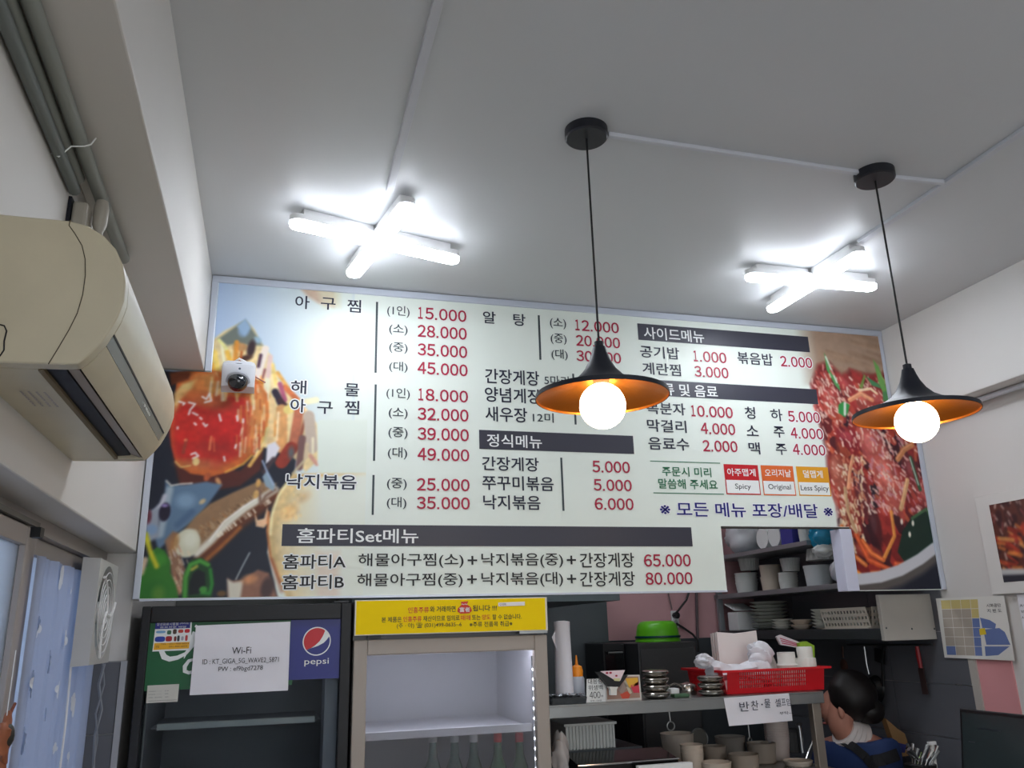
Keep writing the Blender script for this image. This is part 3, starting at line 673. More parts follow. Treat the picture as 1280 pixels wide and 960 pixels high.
# pale plate on the right
pl = [(366, 592), (350, 612), (340, 636), (334, 662), (337, 694), (347, 722), (360, 752), (470, 752), (470, 592)]
c_.poly(pl, (226, 196, 138), soft=2.5)
for t in range(14):
    k = t/13; c_.poly([(374+26*k, 600), (352+50*k, 640), (344+60*k, 670), (352+52*k, 720), (366+40*k, 752), (480, 752), (480, 592)], tuple(np.array((240, 222, 178))*(1-k)+np.array(BASE)*k), soft=7, al=.45)
c_.line([(362, 600), (348, 620), (340, 644), (338, 668)], 3, (246, 232, 180), 2); c_.line([(336, 640), (334, 664), (338, 696), (350, 728)], 2.5, (200, 116, 62), 2)
c_.ell(362, 640, 12, 9, (232, 180, 110), -50, 6, .7); c_.ell(378, 622, 10, 6, (236, 196, 140), -30, 6, .6)
for k in range(24): c_.ell(352+rng.random()*30, 606+rng.random()*44, 1.6, 2.4, (246, 214, 150), 0, 1.5, .6)
c_.poly([(396, 690), (424, 690), (424, 752), (396, 752)], (232, 204, 184), soft=8, al=.6)
c_.line([(340, 700), (352, 738)], 5, (170, 96, 66), 4, .6)
def keepL(x, z): return ((x > -.238) | (z < Zs1)) & (z > nB+.002)
L_.finish(3, .03)
pic = L_.mesh('seafood_photo_print', menu, BY-.0006, keepL); pic['label'] = 'printed photo of glazed octopus, shellfish and green peppers'

# ---- right picture
R_ = Canvas(1.98, x1-.022, R(.12), R(1.222), .003, BASE); c_ = R_
for i in range(20):
    t = i/19; c_.poly([(990+26*t, 405), (1160, 405), (1160, 480), (1000+26*t, 480)], tuple(np.array(BASE)*(1-t)+np.array((164, 134, 112))*t), soft=8, al=.4)
for k in range(50):
    x = 1020+rng.random()*90; y = 412+rng.random()*60
    c_.line([(x, y), (x+30, y+9)], 2+rng.random()*4, [(140, 108, 84), (182, 150, 124), (126, 94, 72)][rng.integers(3)], 4, .35)
maskfood = [(1022, 456), (1036, 452), (1052, 470), (1062, 462), (1080, 468), (1092, 470), (1120, 460), (1160, 470), (1200, 700), (1190, 745), (1070, 745), (1058, 700), (1050, 665), (1046, 630), (1036, 600), (1034, 570), (1028, 540), (1020, 510), (1014, 480)]
tmp = np.zeros_like(c_.A); sv = c_.A; c_.A = tmp; c_.poly(maskfood, (255, 255, 255), soft=9); msk = c_.A[..., 0]/255; c_.A = sv
c_.clip = msk
c_.poly([(980, 430), (1230, 430), (1230, 760), (980, 760)], (124, 34, 34), soft=1)
def bits(n, x0_, x1_, y0_, y1_, cols, l0, l1, w0, w1, ang, al=.85, dev=.5):
    for k in range(n):
        x = x0_+rng.random()*(x1_-x0_); y = y0_+rng.random()*(y1_-y0_); a = math.radians(ang)+(rng.random()-.5)*2*dev; l = l0+rng.random()*(l1-l0)
        c_.line([(x, y), (x+l*math.cos(a), y+l*math.sin(a))], w0+rng.random()*(w1-w0), cols[rng.integers(len(cols))], 1.1, al)
bits(130, 1015, 1190, 450, 720, [(150, 40, 40), (172, 52, 46), (96, 24, 30), (190, 70, 52), (62, 22, 32)], 12, 40, 6, 16, 70, .8)
bits(60, 1040, 1190, 520, 700, [(52, 22, 34), (66, 26, 34), (34, 20, 32)], 10, 30, 4, 10, 75, .85)
bits(110, 1020, 1180, 460, 640, [(196, 76, 60), (176, 50, 50), (206, 104, 70)], 8, 24, 3, 7, 65, .8)
c_.poly([(1068, 530), (1096, 538), (1118, 600), (1132, 650), (1112, 640), (1092, 590)], (182, 76, 66), soft=3, al=.9)
c_.poly([(1044, 545), (1060, 560), (1072, 640), (1060, 690), (1050, 640)], (150, 60, 44), soft=4, al=.7)
for (x, y, rx, ry, an, col) in ((1058, 480, 16, 10, 40, (186, 60, 58)), (1082, 500, 15, 11, -20, (196, 84, 70)), (1040, 500, 12, 16, 0, (176, 66, 60)), (1062, 548, 18, 12, 20, (140, 34, 44)), (1092, 560, 16, 26, -20, (190, 90, 84)), (1110, 600, 16, 34, -15, (196, 92, 80)), (1046, 590, 9, 20, 0, (176, 96, 76)), (1078, 620, 9, 26, 0, (84, 28, 38)), (1100, 500, 14, 12, 0, (170, 60, 56)), (1140, 590, 10, 22, -15, (120, 40, 44)), (1158, 620, 12, 18, -20, (176, 66, 64)), (1094, 660, 8, 24, 0, (60, 22, 30)), (1086, 690, 20, 8, 20, (170, 66, 50)), (1150, 640, 10, 8, 0, (110, 30, 40))):
    c_.ell(x, y, rx, ry, col, an, 4, .75); c_.ell(x-rx*.25, y-ry*.25, rx*.45, ry*.4, tuple(min(255, v+44) for v in col), an, 4, .6)
bits(420, 1018, 1120, 470, 640, [(236, 206, 190), (226, 170, 150), (244, 226, 206), (214, 130, 110)], 2, 6, 1.2, 2.6, 60, .8)
bits(170, 1085, 1150, 540, 640, [(226, 170, 160), (236, 200, 186), (206, 140, 150)], 2, 8, 1.2, 2.6, 55, .8)
bits(120, 1048, 1080, 570, 690, [(230, 200, 160), (240, 222, 190), (200, 120, 90)], 3, 7, 1.6, 3, 70, .9)
bits(50, 1150, 1175, 590, 640, [(226, 160, 150), (206, 120, 110)], 2, 5, 1, 2, 60, .8)
STR = [((1052, 658), (1062, 690), (1082, 706), 5, (214, 120, 60)), ((1114, 640), (1118, 670), (1104, 700), 4, (222, 140, 62)), ((1104, 700), (1090, 692), (1078, 676), 5, (216, 110, 54)), ((1070, 668), (1086, 700), (1112, 712), 6, (206, 84, 42)), ((1146, 654), (1160, 656), (1172, 658), 6, (216, 130, 60)), ((1122, 574), (1130, 562), (1140, 556), 6, (216, 140, 90)), ((1058, 690), (1066, 712), (1078, 722), 7, (222, 140, 62)), ((1066, 570), (1062, 590), (1060, 610), 4, (220, 150, 110)), ((1154, 664), (1158, 684), (1152, 696), 8, (186, 70, 50)), ((1134, 600), (1130, 620), (1126, 636), 5, (222, 170, 120)), ((1056, 610), (1060, 640), (1070, 665), 4, (190, 150, 110)), ((1090, 500), (1076, 492), (1062, 500), 5, (226, 150, 110)), ((1096, 492), (1088, 486), (1074, 488), 3, (240, 206, 170)), ((1120, 705), (1140, 708), (1160, 698), 6, (200, 80, 40)), ((1090, 716), (1110, 716), (1130, 710), 5, (206, 96, 46))]
for a, b, c, wd, col in STR: c_.line([a, b, c], wd, col, 1.4); c_.line([(a[0]-1, a[1]-1), (b[0]-1, b[1]-1), (c[0]-1, c[1]-1)], wd*.3, tuple(min(255, v+40) for v in col), 1, .7)
c_.poly([(1128, 664), (1140, 646), (1160, 638), (1168, 660), (1172, 690), (1160, 700), (1130, 702), (1122, 690)], (20, 46, 36), soft=2)
c_.line([(1140, 648), (1158, 636), (1164, 650)], 3, (70, 110, 70), 1.4); c_.ell(1160, 694, 8, 4, (30, 84, 46), -30, 3)
for p in ((1127, 652), (1141, 654), (1137, 668)): c_.ell(p[0], p[1], 1.6, 3.2, (240, 232, 216), 10, 1)
c_.line([(1138, 572), (1146, 600), (1150, 612)], 4, (50, 90, 60), 1.5); c_.line([(1137, 572), (1148, 606)], 1.4, (206, 216, 206), 1)
c_.clip = None
for poly, col in (([(1030, 441), (1036, 452), (1050, 485), (1050, 489), (1044, 482), (1033, 462)], (86, 160, 90)), ([(1091, 449), (1098, 458), (1110, 490), (1114, 500), (1108, 502), (1098, 478)], (110, 168, 84)), ([(1082, 470), (1098, 480), (1102, 486), (1090, 482)], (70, 140, 90)), ([(1048, 506), (1054, 502), (1062, 506), (1060, 516), (1056, 522), (1048, 516)], (54, 150, 74)), ([(1103, 490), (1112, 488), (1114, 502), (1104, 502)], (80, 140, 84)), ([(1074, 484), (1080, 468), (1082, 470), (1078, 486)], (120, 150, 70)), ([(1096, 462), (1112, 488), (1110, 480)], (150, 186, 110))):
    c_.poly(poly, col, soft=1.5)
c_.line([(1032, 446), (1046, 478)], 2, (226, 236, 220), 1.2); c_.line([(1056, 504), (1056, 518)], 3, (220, 232, 214), 1.2)
bits(60, 1015, 1040, 455, 520, [(236, 180, 170), (206, 90, 80), (240, 220, 200)], 2, 8, 1.4, 3, 60, .7)
# bowl rim and the dark below
arc = [(1052, 716), (1075, 719), (1100, 716), (1125, 708), (1150, 694), (1176, 674), (1200, 650)]
c_.poly(arc+[(1210, 760), (1040, 760)], (26, 30, 46), soft=2)
c_.line([(a, b+15) for a, b in arc], 15, (104, 96, 90), 8, .85)
c_.line([(a, b+5) for a, b in arc], 12, (206, 206, 212), 2)
R_.A[R_.V*R_.c > (R_.zb-R(.118))] = R_.A[R_.V*R_.c > (R_.zb-R(.118))]
R_.finish(5, .03)
def keepR(x, z): return ((x < 2.556) | (z < Zs2-.004)) & ~((x < nR) & (z < nT+.001)) & (z > R(.12))
pic = R_.mesh('spicy_stew_photo_print', menu, BY-.0006, keepR); pic['label'] = 'printed photo of red spicy seafood stew in a white bowl'

# ---- headings and writing
YT = BY-.0012
def quad(mb, pts, Y=YT):
    P = [at(x, y, Y) for x, y in pts]; za = (P[0].z+P[1].z)/2; zb = (P[2].z+P[3].z)/2; xa = (P[0].x+P[3].x)/2; xb = (P[1].x+P[2].x)/2
    mb.add([(xa, Y, za), (xb, Y, za), (xb, Y, zb), (xa, Y, zb)], [(0, 1, 2, 3)])
HB = mat('heading_grey', (56, 56, 68), .4)
mb = Lines()
for q in ([(353, 655.4), (863.8, 659), (866, 682.8), (352, 682.7)], [(599, 537), (791, 545), (793, 568), (599, 560.6)], [(796.4, 403.8), (1010, 421.3), (1012.5, 440.8), (798.2, 424.3)], [(802.3, 473), (1021, 487.4), (1022.8, 507), (805, 492)]): quad(mb, q)
mb.build('heading_bars', HB, menu)
def vbar(mb, a, b, wd=2.6):
    P, Q = at(*a, YT), at(*b, YT); x = (P.x+Q.x)/2; w_ = sz(wd/2, P)
    mb.add([(x-w_, YT, P.z), (x+w_, YT, P.z), (x+w_, YT, Q.z), (x-w_, YT, Q.z)], [(0, 1, 2, 3)])
mb = Lines()
for a, b in (((470.8, 377.3), (470, 466)), ((469.7, 480.5), (467.5, 576)), ((466.8, 593.7), (466, 643.6)), ((673, 394), (676, 449.7)), ((716, 467), (720, 530.7)), ((701, 572), (705, 638.6))): vbar(mb, a, b)
mb.build('divider_lines', mat('divider', (60, 70, 74), .5), menu)
blue = Lines(); halo = Lines(); YH = BY-.0009; YL = BY-.0018
dk = Lines()
DK = [('아', 369, 377.5, 387, 378, 16.5), ('구', 401, 379.3, 419.5, 380, 15), ('찜', 434, 382.3, 451.3, 382.6, 16),
 ('해', 363.6, 483.6, 383, 484, 17), ('물', 430.7, 487, 449.3, 487.5, 16), ('아', 363, 506.6, 382, 507, 17), ('구', 396.5, 509.5, 416, 509.8, 15.5), ('찜', 430.7, 509, 449, 509.5, 17), ('낙지볶음', 358, 601.8, 445.6, 602.5, 18.5),
 ('알', 603.7, 396.5, 619.6, 397, 15), ('탕', 641.7, 399.5, 656.8, 400, 15), ('간장게장', 606.3, 470, 674, 472.9, 18.5), ('양념게장', 606, 493, 676, 495.6, 18.5), ('새우장', 606.7, 517.4, 659, 518.8, 18.5),
 ('간장게장', 602.5, 579, 673.5, 580.8, 17.5), ('쭈꾸미볶음', 603, 603.7, 692, 604.6, 18), ('낙지볶음', 604, 627.8, 675.6, 628.3, 18),
 ('공기밥', 800, 439.7, 849, 441.4, 15), ('볶음밥', 921.8, 447.3, 966, 449.5, 15), ('계란찜', 803, 460.4, 851, 462.6, 15), ('복분자', 808.4, 510, 856.6, 511.4, 15), ('막걸리', 809, 531.8, 858, 533.3, 15.5), ('음료수', 810.6, 554, 861.4, 555.8, 15.5),
 ('청', 931, 516, 944, 516, 15), ('하', 963.3, 518.6, 978, 518.8, 15), ('소', 933, 538.2, 947.8, 538.4, 13), ('주', 967, 539.9, 980.6, 540, 14), ('맥', 936, 560.2, 950, 560.3, 15), ('주', 969.7, 561.5, 983.5, 561.7, 14)]
for s, a, b, c, d, h in DK: T(dk, s, a, b, c, d, h, YL, .016)
for s, a, b, c, d, h in (('해', 363.6, 483.6, 383, 484, 17), ('아', 363, 506.6, 382, 507, 17), ('낙지볶음', 358, 601.8, 445.6, 602.5, 18.5)): T(halo, s, a, b, c, d, h, YH, .065)
dk.build('lettering', INK, menu)
th = Lines()
SM = [('(1인)', 484, 388.5, 512, 390, 14.5), ('(소)', 486.5, 411.8, 509.5, 412.6, 13.5), ('(중)', 486.5, 434.6, 509.5, 435.2, 13.5), ('(대)', 486.5, 458.5, 509.5, 459, 13.5), ('(1인)', 483, 491.8, 512.3, 492.4, 14.5), ('(소)', 485.9, 516.4, 509.5, 516.9, 14), ('(중)', 485.5, 541, 509.5, 541.3, 14.5), ('(대)', 484.8, 566.4, 509, 566.6, 15),
 ('(중)', 483.7, 605, 508.4, 605, 15), ('(대)', 483.5, 628.7, 508, 628.7, 15), ('(소)', 687.4, 403.7, 707.6, 404.8, 13.5), ('(중)', 688.4, 423.4, 708.2, 424.4, 13.5), ('(대)', 689.4, 442.8, 709.6, 443.8, 13.5), ('5마리', 680.5, 474.9, 711, 476.6, 12), ('12미', 666, 521.4, 692, 522.6, 12)]
for s, a, b, c, d, h in SM: T(th, s, a, b, c, d, h, YL, .006)
th.build('size_lettering', mat('ink_grey', (48, 58, 66), .5), menu)
pr = Lines()
PR = [('15.000', 522.6, 391.5, 583, 395, 14.6), ('28.000', 522, 414, 583.4, 416.8, 15), ('35.000', 522, 437, 584, 439.8, 15), ('45.000', 522, 460.3, 584.5, 462.5, 15), ('18.000', 523, 493.3, 585, 495.5, 15), ('32.000', 522, 517.5, 585.6, 519, 15.3), ('39.000', 522, 542.3, 586, 543.6, 15.5), ('49.000', 522, 568, 586.5, 568.8, 15.5), ('25.000', 521, 605.6, 587, 606.2, 15.5), ('35.000', 521, 628.8, 587.3, 629, 15.5),
 ('12.000', 719, 406.4, 773.5, 409.8, 13.5), ('20.000', 720, 425.8, 775, 428.4, 13.5), ('30.000', 720.5, 444.8, 776.3, 447.6, 13.5), ('5.000', 740.4, 583, 787.4, 584.4, 14.5), ('5.000', 742, 606, 789.7, 607, 14.5), ('6.000', 743.4, 629.6, 792, 630.4, 14.8),
 ('1.000', 866.9, 445, 908, 447.4, 13.5), ('2.000', 975.4, 451.5, 1015, 453.5, 13), ('3.000', 868, 464.2, 910.6, 466.2, 13.5), ('10.000', 864, 513.4, 916, 515.9, 14), ('4.000', 876, 535.3, 919, 536.8, 14), ('2.000', 878.4, 557.2, 921.8, 558.2, 14), ('5.000', 985, 520.4, 1024.6, 522, 13.5), ('4.000', 988.3, 541, 1028.7, 542.7, 13.5), ('4.000', 991, 561.5, 1031.6, 562.9, 13.5),
 ('65.000', 805, 700, 863.4, 701, 15.5), ('80.000', 807, 722.6, 865.5, 723.4, 15.5)]
for s, a, b, c, d, h in PR: T(pr, s, a, b, c, d, h, YL, .01)
for s, a, b, c, d, h in PR:
    if a > 974: T(halo, s, a, b, c, d, h, YH, .06)
pr.build('price_lettering', RED, menu)
bl = Lines()
ST = [('해물아구찜(소)', 448, 701, 579.5, 700.6, 18.5), ('+', 584.5, 700.5, 596.5, 700.3, 11), ('낙지볶음(중)', 601.8, 700.6, 703.8, 700.3, 18.5), ('+', 708.5, 700, 720, 700, 11), ('간장게장', 724.9, 700.2, 792.7, 700.2, 18.5),
 ('해물아구찜(중)', 446.5, 726, 578.4, 725.3, 18.5), ('+', 584, 724.3, 596, 724, 11), ('낙지볶음(대)', 601.8, 724.6, 703.8, 724.2, 18.5), ('+', 708.8, 723.6, 720.3, 723.5, 11), ('간장게장', 725, 723.8, 793.8, 723.6, 18.5)]
for s, a, b, c, d, h in ST: T(bl, s, a, b, c, d, h, YL, .008)
for s, a, b, c, d, h in (('홈파티A', 354, 702, 432.3, 701.8, 18), ('홈파티B', 352.7, 727.6, 430, 727.2, 18)): T(bl, s, a, b, c, d, h, YL, .016); T(halo, s, a, b, c, d, h, YH, .065)
bl.build('set_menu_lettering', INKB, menu)
wh = Lines()
for s, a, b, c, d, h in (('홈파티Set메뉴', 371, 669.6, 523, 669.8, 18.5), ('정식메뉴', 608.7, 550.3, 677.4, 552.6, 16), ('사이드메뉴', 804.7, 415.8, 880, 421.3, 15), ('주류 및 음료', 813, 484.6, 897, 490.6, 15)): T(wh, s, a, b, c, d, h, YL, .012)
nv = Lines(); T(nv, '※ 모든 메뉴 포장/배달 ※', 824.8, 635.5, 1041, 639.7, 18, YL, .016); T(halo, '※ 모든 메뉴 포장/배달 ※', 824.8, 635.5, 1041, 639.7, 18, YH, .05)
nv.build('takeaway_lettering', mat('ink_navy', (24, 24, 120), .5), menu)
gr = Lines()
for s, a, b, c, d, h in (('주문시 미리', 827.5, 589, 889, 590.6, 12), ('말씀해 주세요', 823, 604.3, 897, 606, 12.5)): T(gr, s, a, b, c, d, h, YL, .012)
for a, b in (((812.6, 575.8), (900.3, 579.4)), ((816.8, 615.5), (905, 618.2))):
    P, Q = at(*a, YT), at(*b, YT); z = (P.z+Q.z)/2; gr.add([(P.x, YT, z-.0016), (Q.x, YT, z-.0016), (Q.x, YT, z+.0016), (P.x, YT, z+.0016)], [(0, 1, 2, 3)])
gr.build('notice_lettering', mat('ink_green', (20, 110, 72), .5), menu)
tx = Lines(); wb = Lines()
for nm, col, q, kt, kb, et, eb in (('spicy_box', (196, 24, 36), [(904, 580.2), (946.5, 581.3), (951.8, 618.6), (908.5, 618)], '아주맵게', (909, 944.4, 590.3), 'Spicy', (919, 938.7, 608.8)),
        ('original_box', (222, 104, 46), [(950.3, 581.3), (990.8, 582.8), (995.6, 619.7), (955, 619)], '오리지날', (956, 988.7, 591.3), 'Original', (960.4, 988.7, 609.4)),
        ('mild_box', (230, 160, 34), [(995, 582.8), (1034.7, 584.3), (1039.3, 620.4), (999, 619.7)], '덜맵게', (1004, 1028.3, 592.6), 'Less Spicy', (1001, 1036, 611))):
    mb = B(); quad(mb, q, BY-.0012); mb.build(nm, mat(nm, col, .45), menu)
    (ax, ay), (bx, by), (cx, cy), (dx, dy) = q
    quad(wb, [(ax+3.2, ay+19.5), (bx+1.6, by+19.5), (cx-1.5, cy-1.5), (dx+1.2, dy-1.5)], BY-.0015)
    T(wh, kt, kb[0], kb[2]-.3, kb[1], kb[2]+.4, 9.5, YL, .012); T(tx, et, eb[0], eb[2]-.3, eb[1], eb[2]+.4, 8.5, YL, .008)
wb.build('box_fill', HALO, menu); wh.build('heading_lettering', HALO, menu); tx.build('box_lettering', mat('ink_mid', (70, 70, 74), .5), menu)
halo.build('lettering_outline', HALO, menu)

# ---------------------------------------------------------------- dome camera on the board
cc = at(298.5, 492, BY-.03)
P = at(298.5, 474, BY)
cv = thing('security_camera', 'white wedge-shaped dome security camera fixed on the menu board', 'security camera', (P.x, BY, P.z-.06))
px_, pz_ = P.x, P.z
hw = sz(19.5, P)
prof2 = [(0, .055), (-.03, .056), (-.055, .047), (-.068, .032), (-.066, .012), (-.04, -.038), (0, -.05)]
mb = B(); n = len(prof2)
vs = []
for s_ in (-1, -.92, -.7, .7, .92, 1):
    k = 1 if abs(s_) < .8 else (.93 if abs(s_) < .95 else .8)
    for (y, z) in prof2: vs.append((px_+s_*hw, BY-.002+y*k, pz_+z*(k if z > 0 else 1)))
fs = [(j*n+i, j*n+i+1, (j+1)*n+i+1, (j+1)*n+i) for j in range(5) for i in range(n-1)]
fs += [tuple(range(n)), tuple(range(5*n, 6*n))] + [(j*n, (j+1)*n, (j+2)*n-1, (j+1)*n-1) for j in range(5)]
mb.add(vs, fs).build('camera_housing', mat('camera_white', (214, 216, 222), .35), cv, smooth=True)
ax = Vector((0, -.62, -.78))
oc = Vector((px_, BY-.048, pz_-.022))
B().lathe([(.040, -.006), (.040, .003), (.035, .005)], oc, 32, ax).build('dome_ring', mat('camera_ring', (180, 182, 190), .4), cv, smooth=True)
B().lathe([(.0345*math.cos(a), .0345*math.sin(a)) for a in [i*PI/2/8 for i in range(9)]], oc+ax*.003, 28, ax).build('dome', mat('smoked_dome', (16, 20, 28), .06, coat=1), cv, smooth=True)
mb = B(); mb.tube([(px_-hw*.97, BY-.03, pz_+.040), (px_-hw*.9, BY-.056, pz_+.036), (px_, BY-.068, pz_+.036), (px_+hw*.9, BY-.056, pz_+.036), (px_+hw*.97, BY-.03, pz_+.035)], .0012, 5); mb.build('seam_line', DSTEEL, cv)
B().sphere((px_+.004, BY-.0675, pz_+.018), .005, .002, .005, 12, 6).build('emblem', mat('emblem_grey', (70, 84, 100), .5), cv)
B().tube([(px_-.02, BY-.008, pz_+.058), (px_-.002, BY-.02, pz_+.068), (px_+.02, BY-.012, pz_+.06)], .004, 6).build('cable', WHITEP, cv, smooth=True)
B().tube([(px_+hw, BY-.006, pz_+.01), (px_+hw+.02, BY-.01, pz_-.002), (px_+hw+.035, BY-.003, pz_-.008)], .0022, 6).build('side_cable', mat('cable_pink', (170, 110, 100), .5), cv, smooth=True)

# ---------------------------------------------------------------- more cross lights over the dining room behind the camera
for o_, lab in (((-.1, -3.35), 'white cross-shaped tube light over the left of the dining room behind'), ((0, -3.45), 'white cross-shaped tube light over the right of the dining room behind')):
    k = 0 if o_[0] < 0 else 1
    src = [o for o in COL.objects if o.get('category') == 'ceiling light'][k]
    copy_tree(src, lab, (o_[0], o_[1], 0))

# ================================================================ FRIDGES
FY = 2.88
def rect(mb, x0_, y0_, x1_, y1_, Y):          # flat upright rectangle through two opposite pixel corners
    a, b = at(x0_, y0_, Y), at(x1_, y1_, Y); mb.add([(a.x, Y, a.z), (b.x, Y, a.z), (b.x, Y, b.z), (a.x, Y, b.z)], [(0, 1, 2, 3)]); return mb
def sheet(pts, Y, th=.0006):
    mb = B(); mb.prism([at(x, y, Y) for x, y in pts], (0, -th, 0)); return mb
f1 = thing('display_fridge', 'black framed glass-door drinks fridge at the left under the menu board', 'fridge', (-.06, FY, 0))
a = at(180, 757, FY); b = at(440, 754, FY); X0, X1, ZT = a.x-.004, b.x, R(.105)
FB = mat('fridge_black', (14, 15, 20), .45)
mb = B().box(X0, X0+.03, FY+.04, FY+.6, 0, ZT); mb.box(X1-.03, X1, FY+.04, FY+.6, 0, ZT); mb.box(X0+.03, X1-.03, FY+.04, FY+.6, ZT-.04, ZT); mb.box(X0+.03, X1-.03, FY+.57, FY+.6, 0, ZT-.04); mb.box(X0+.03, X1-.03, FY+.04, FY+.57, 0, .12)
mb.build('cabinet', FB, f1)
INN = mat('fridge_inner', (150, 150, 154), .5)
mb = B().box(X0+.031, X0+.036, FY+.045, FY+.56, .13, ZT-.05); mb.box(X0+.036, X1-.036, FY+.555, FY+.562, .13, ZT-.05); mb.build('inner_wall', INN, f1)
B().box(X1-.075, X1-.034, FY+.045, FY+.2, .13, ZT-.14).build('inner_side', mat('inner_side', (150, 152, 160), .4), f1)
dr = B().box(X0, X0+.026, FY, FY+.035, .12, ZT); dr.box(X1-.034, X1, FY, FY+.035, .12, ZT); dr.box(X0+.026, X1-.034, FY, FY+.035, ZT-.05, ZT); dr.box(X0+.026, X1-.034, FY, FY+.035, .12, .2)
door = dr.build('door', FB, f1, bevel=.003)
B().box(X1-.06, X1-.012, FY+.005, FY+.03, ZT, ZT+.008).build('hinge', BLACKM, f1, bevel=.002)
FGLASS = mat('fridge_glass', (205, 212, 216), .05, trans=1, ior=1.06)
g = B().box(X0+.026, X1-.034, FY+.012, FY+.016, .2, ZT-.05).build('glass_pane', FGLASS, f1)
yg = FY+.0112
gp = B(); rect(gp, 187, 774.5, 365, 856, yg); gp.build('green_panel', mat('brand_green', (10, 92, 48), .35), f1)
gp = B(); rect(gp, 364, 772, 426.5, 847.5, yg-.0002); gp.build('blue_panel', mat('brand_blue', (28, 36, 122), .35), f1)
def ribbon(pts, wd, Y, name, m, parent):
    P = [at(x, y, Y) for x, y in pts]; L = []; Rr = []
    for i, p in enumerate(P):
        d = (P[min(i+1, len(P)-1)]-P[max(i-1, 0)]).normalized(); n_ = Vector((-d.z, 0, d.x)); w_ = sz((wd[i] if isinstance(wd, (list, tuple)) else wd)/2, p)
        L.append(p+n_*w_); Rr.append(p-n_*w_)
    B().add(L+Rr, [(i, i+1, len(P)+i+1, len(P)+i) for i in range(len(P)-1)]).build(name, m, parent)
ribbon([(204, 806), (202, 814), (205, 821), (212, 824), (222, 822), (232, 817), (240, 808), (246, 797), (250, 786), (244, 782)], [4, 6, 7, 6, 5, 4, 4, 5, 5, 3], yg-.0006, 'swoosh_lettering', HALO, f1)
ribbon([(244, 790), (238, 804), (230, 823)], [6, 5, 1], yg-.0007, 'swoosh_lettering', HALO, f1)
ribbon([(243, 824), (236, 826), (231, 833), (231, 839), (236, 841), (244, 839)], [3, 4, 5, 5, 4, 3], yg-.0006, 'swoosh_lettering', HALO, f1)
# globe emblem
gc = at(396, 801.5, yg-.0005); gr_ = sz(17.2, gc)
def disc_poly(fn, name, m, dy):
    B().add([(gc.x+gr_*x, gc.y-dy, gc.z+gr_*z) for x, z in fn], [tuple(range(len(fn)))]).build(name, m, f1)
ring_o = [(math.cos(2*PI*i/40), math.sin(2*PI*i/40)) for i in range(40)]
disc_poly(ring_o, 'emblem_ring', HALO, 0)
disc_poly([(x*.92, z*.92) for x, z in ring_o], 'emblem_field', MATS['brand_blue'], .0003)
arc1 = [(math.cos(t)*.92, math.sin(t)*.92) for t in [math.radians(d) for d in range(52, 221, 8)]]
low = [(-.45, -.5), (-.1, -.28), (.2, .0), (.42, .35)]
disc_poly(arc1+low, 'emblem_red', mat('emblem_red', (196, 34, 44), .4), .0006)
w1 = [(math.cos(t)*.92, math.sin(t)*.92) for t in [math.radians(d) for d in (20, 30, 42, 52)]]
disc_poly(w1+[(.42, .35), (.2, 0), (-.1, -.28), (-.45, -.5), (-.72, -.58), (-.3, -.45), (.1, -.33), (.5, -.12), (.72, .1)], 'emblem_wave', HALO, .0008)
mb = Lines(); T(mb, 'pepsi', 380.5, 829, 411, 826.5, 9.5, yg-.0008, 0); mb.build('emblem_lettering', HALO, f1)
B().box(X0+.05, X1-.09, FY+.06, FY+.08, ZT-.062, ZT-.052).build('hidden_fill_strip', mat('fridge_fill_dim', (240, 244, 255), .3, emit=2.2), f1)  # glowing strip added out of sight to lighten the black interior
# notice paper
wp = thing('wifi_notice', 'white crumpled paper with network name and password taped on the black fridge', 'paper notice', at(300, 822, FY))
yn = FY-.003
mb = B(); vs = []; fs = []; N_ = 14
for j in range(N_+1):
    for i in range(N_+1):
        u, v = i/N_, j/N_; px = (245+118*u)*(1-v)+(237+123*u)*v; py = (782-5*u)*(1-v)+(869-6*u)*v; p = at(px, py, yn)
        vs.append(p+Vector((0, -.001-.0022*abs(math.sin(5*u+3*v)*math.sin(7*v-2*u)) - (.004*(v-.85)/.15 if v > .85 and .3 < u < .8 else 0), 0)))
for j in range(N_):
    for i in range(N_): fs.append((j*(N_+1)+i, j*(N_+1)+i+1, (j+1)*(N_+1)+i+1, (j+1)*(N_+1)+i))
mb.add(vs, fs).build('sheet', PAPER, wp, smooth=True)
for n_, (s, a_, b_, c__, d_, h_) in enumerate((('Wi-Fi', 290, 813.5, 314, 812.5, 8.5), ('ID : KT_GIGA_5G_WAVE2_5871', 253, 828.6, 348.5, 824, 7.2), ('PW : ef9bgd7278', 273, 837.6, 328.5, 835, 7.4))):
    mb = Lines(); T(mb, s, a_, b_, c__, d_, h_, yn-.0045, 0); mb.build('lettering', INKB, wp)
# stickers
st = thing('drinks_sticker', 'white sticker with blue heading, small drink logos and yellow footer on the fridge', 'sticker', at(215, 795, FY))
sheet([(195, 777), (240, 775.5), (238, 812.5), (190.5, 814.5)], yg-.0006, .0005).build('backing', HALO, st)
ys = yg-.0014
sheet([(194.5, 778.5), (238, 777), (237.5, 785), (193.8, 786.5)], ys, .0002).build('blue_band', mat('st_blue', (38, 44, 140), .4), st)
sheet([(193, 804), (237, 802.4), (236, 810.5), (191.8, 812.4)], ys, .0002).build('yellow_band', mat('st_yellow', (236, 176, 30), .4), st)
mb = Lines(); T(mb, '칠성음료시흥점', 196, 780.6, 223, 779.6, 3.6, ys-.0006, 0); T(mb, '(대리점)', 225, 779.4, 236, 779, 2.8, ys-.0006, 0); T(mb, '음료전문 배달', 200, 784.3, 233, 783.2, 2.4, ys-.0006, 0); mb.build('band_lettering', HALO, st)
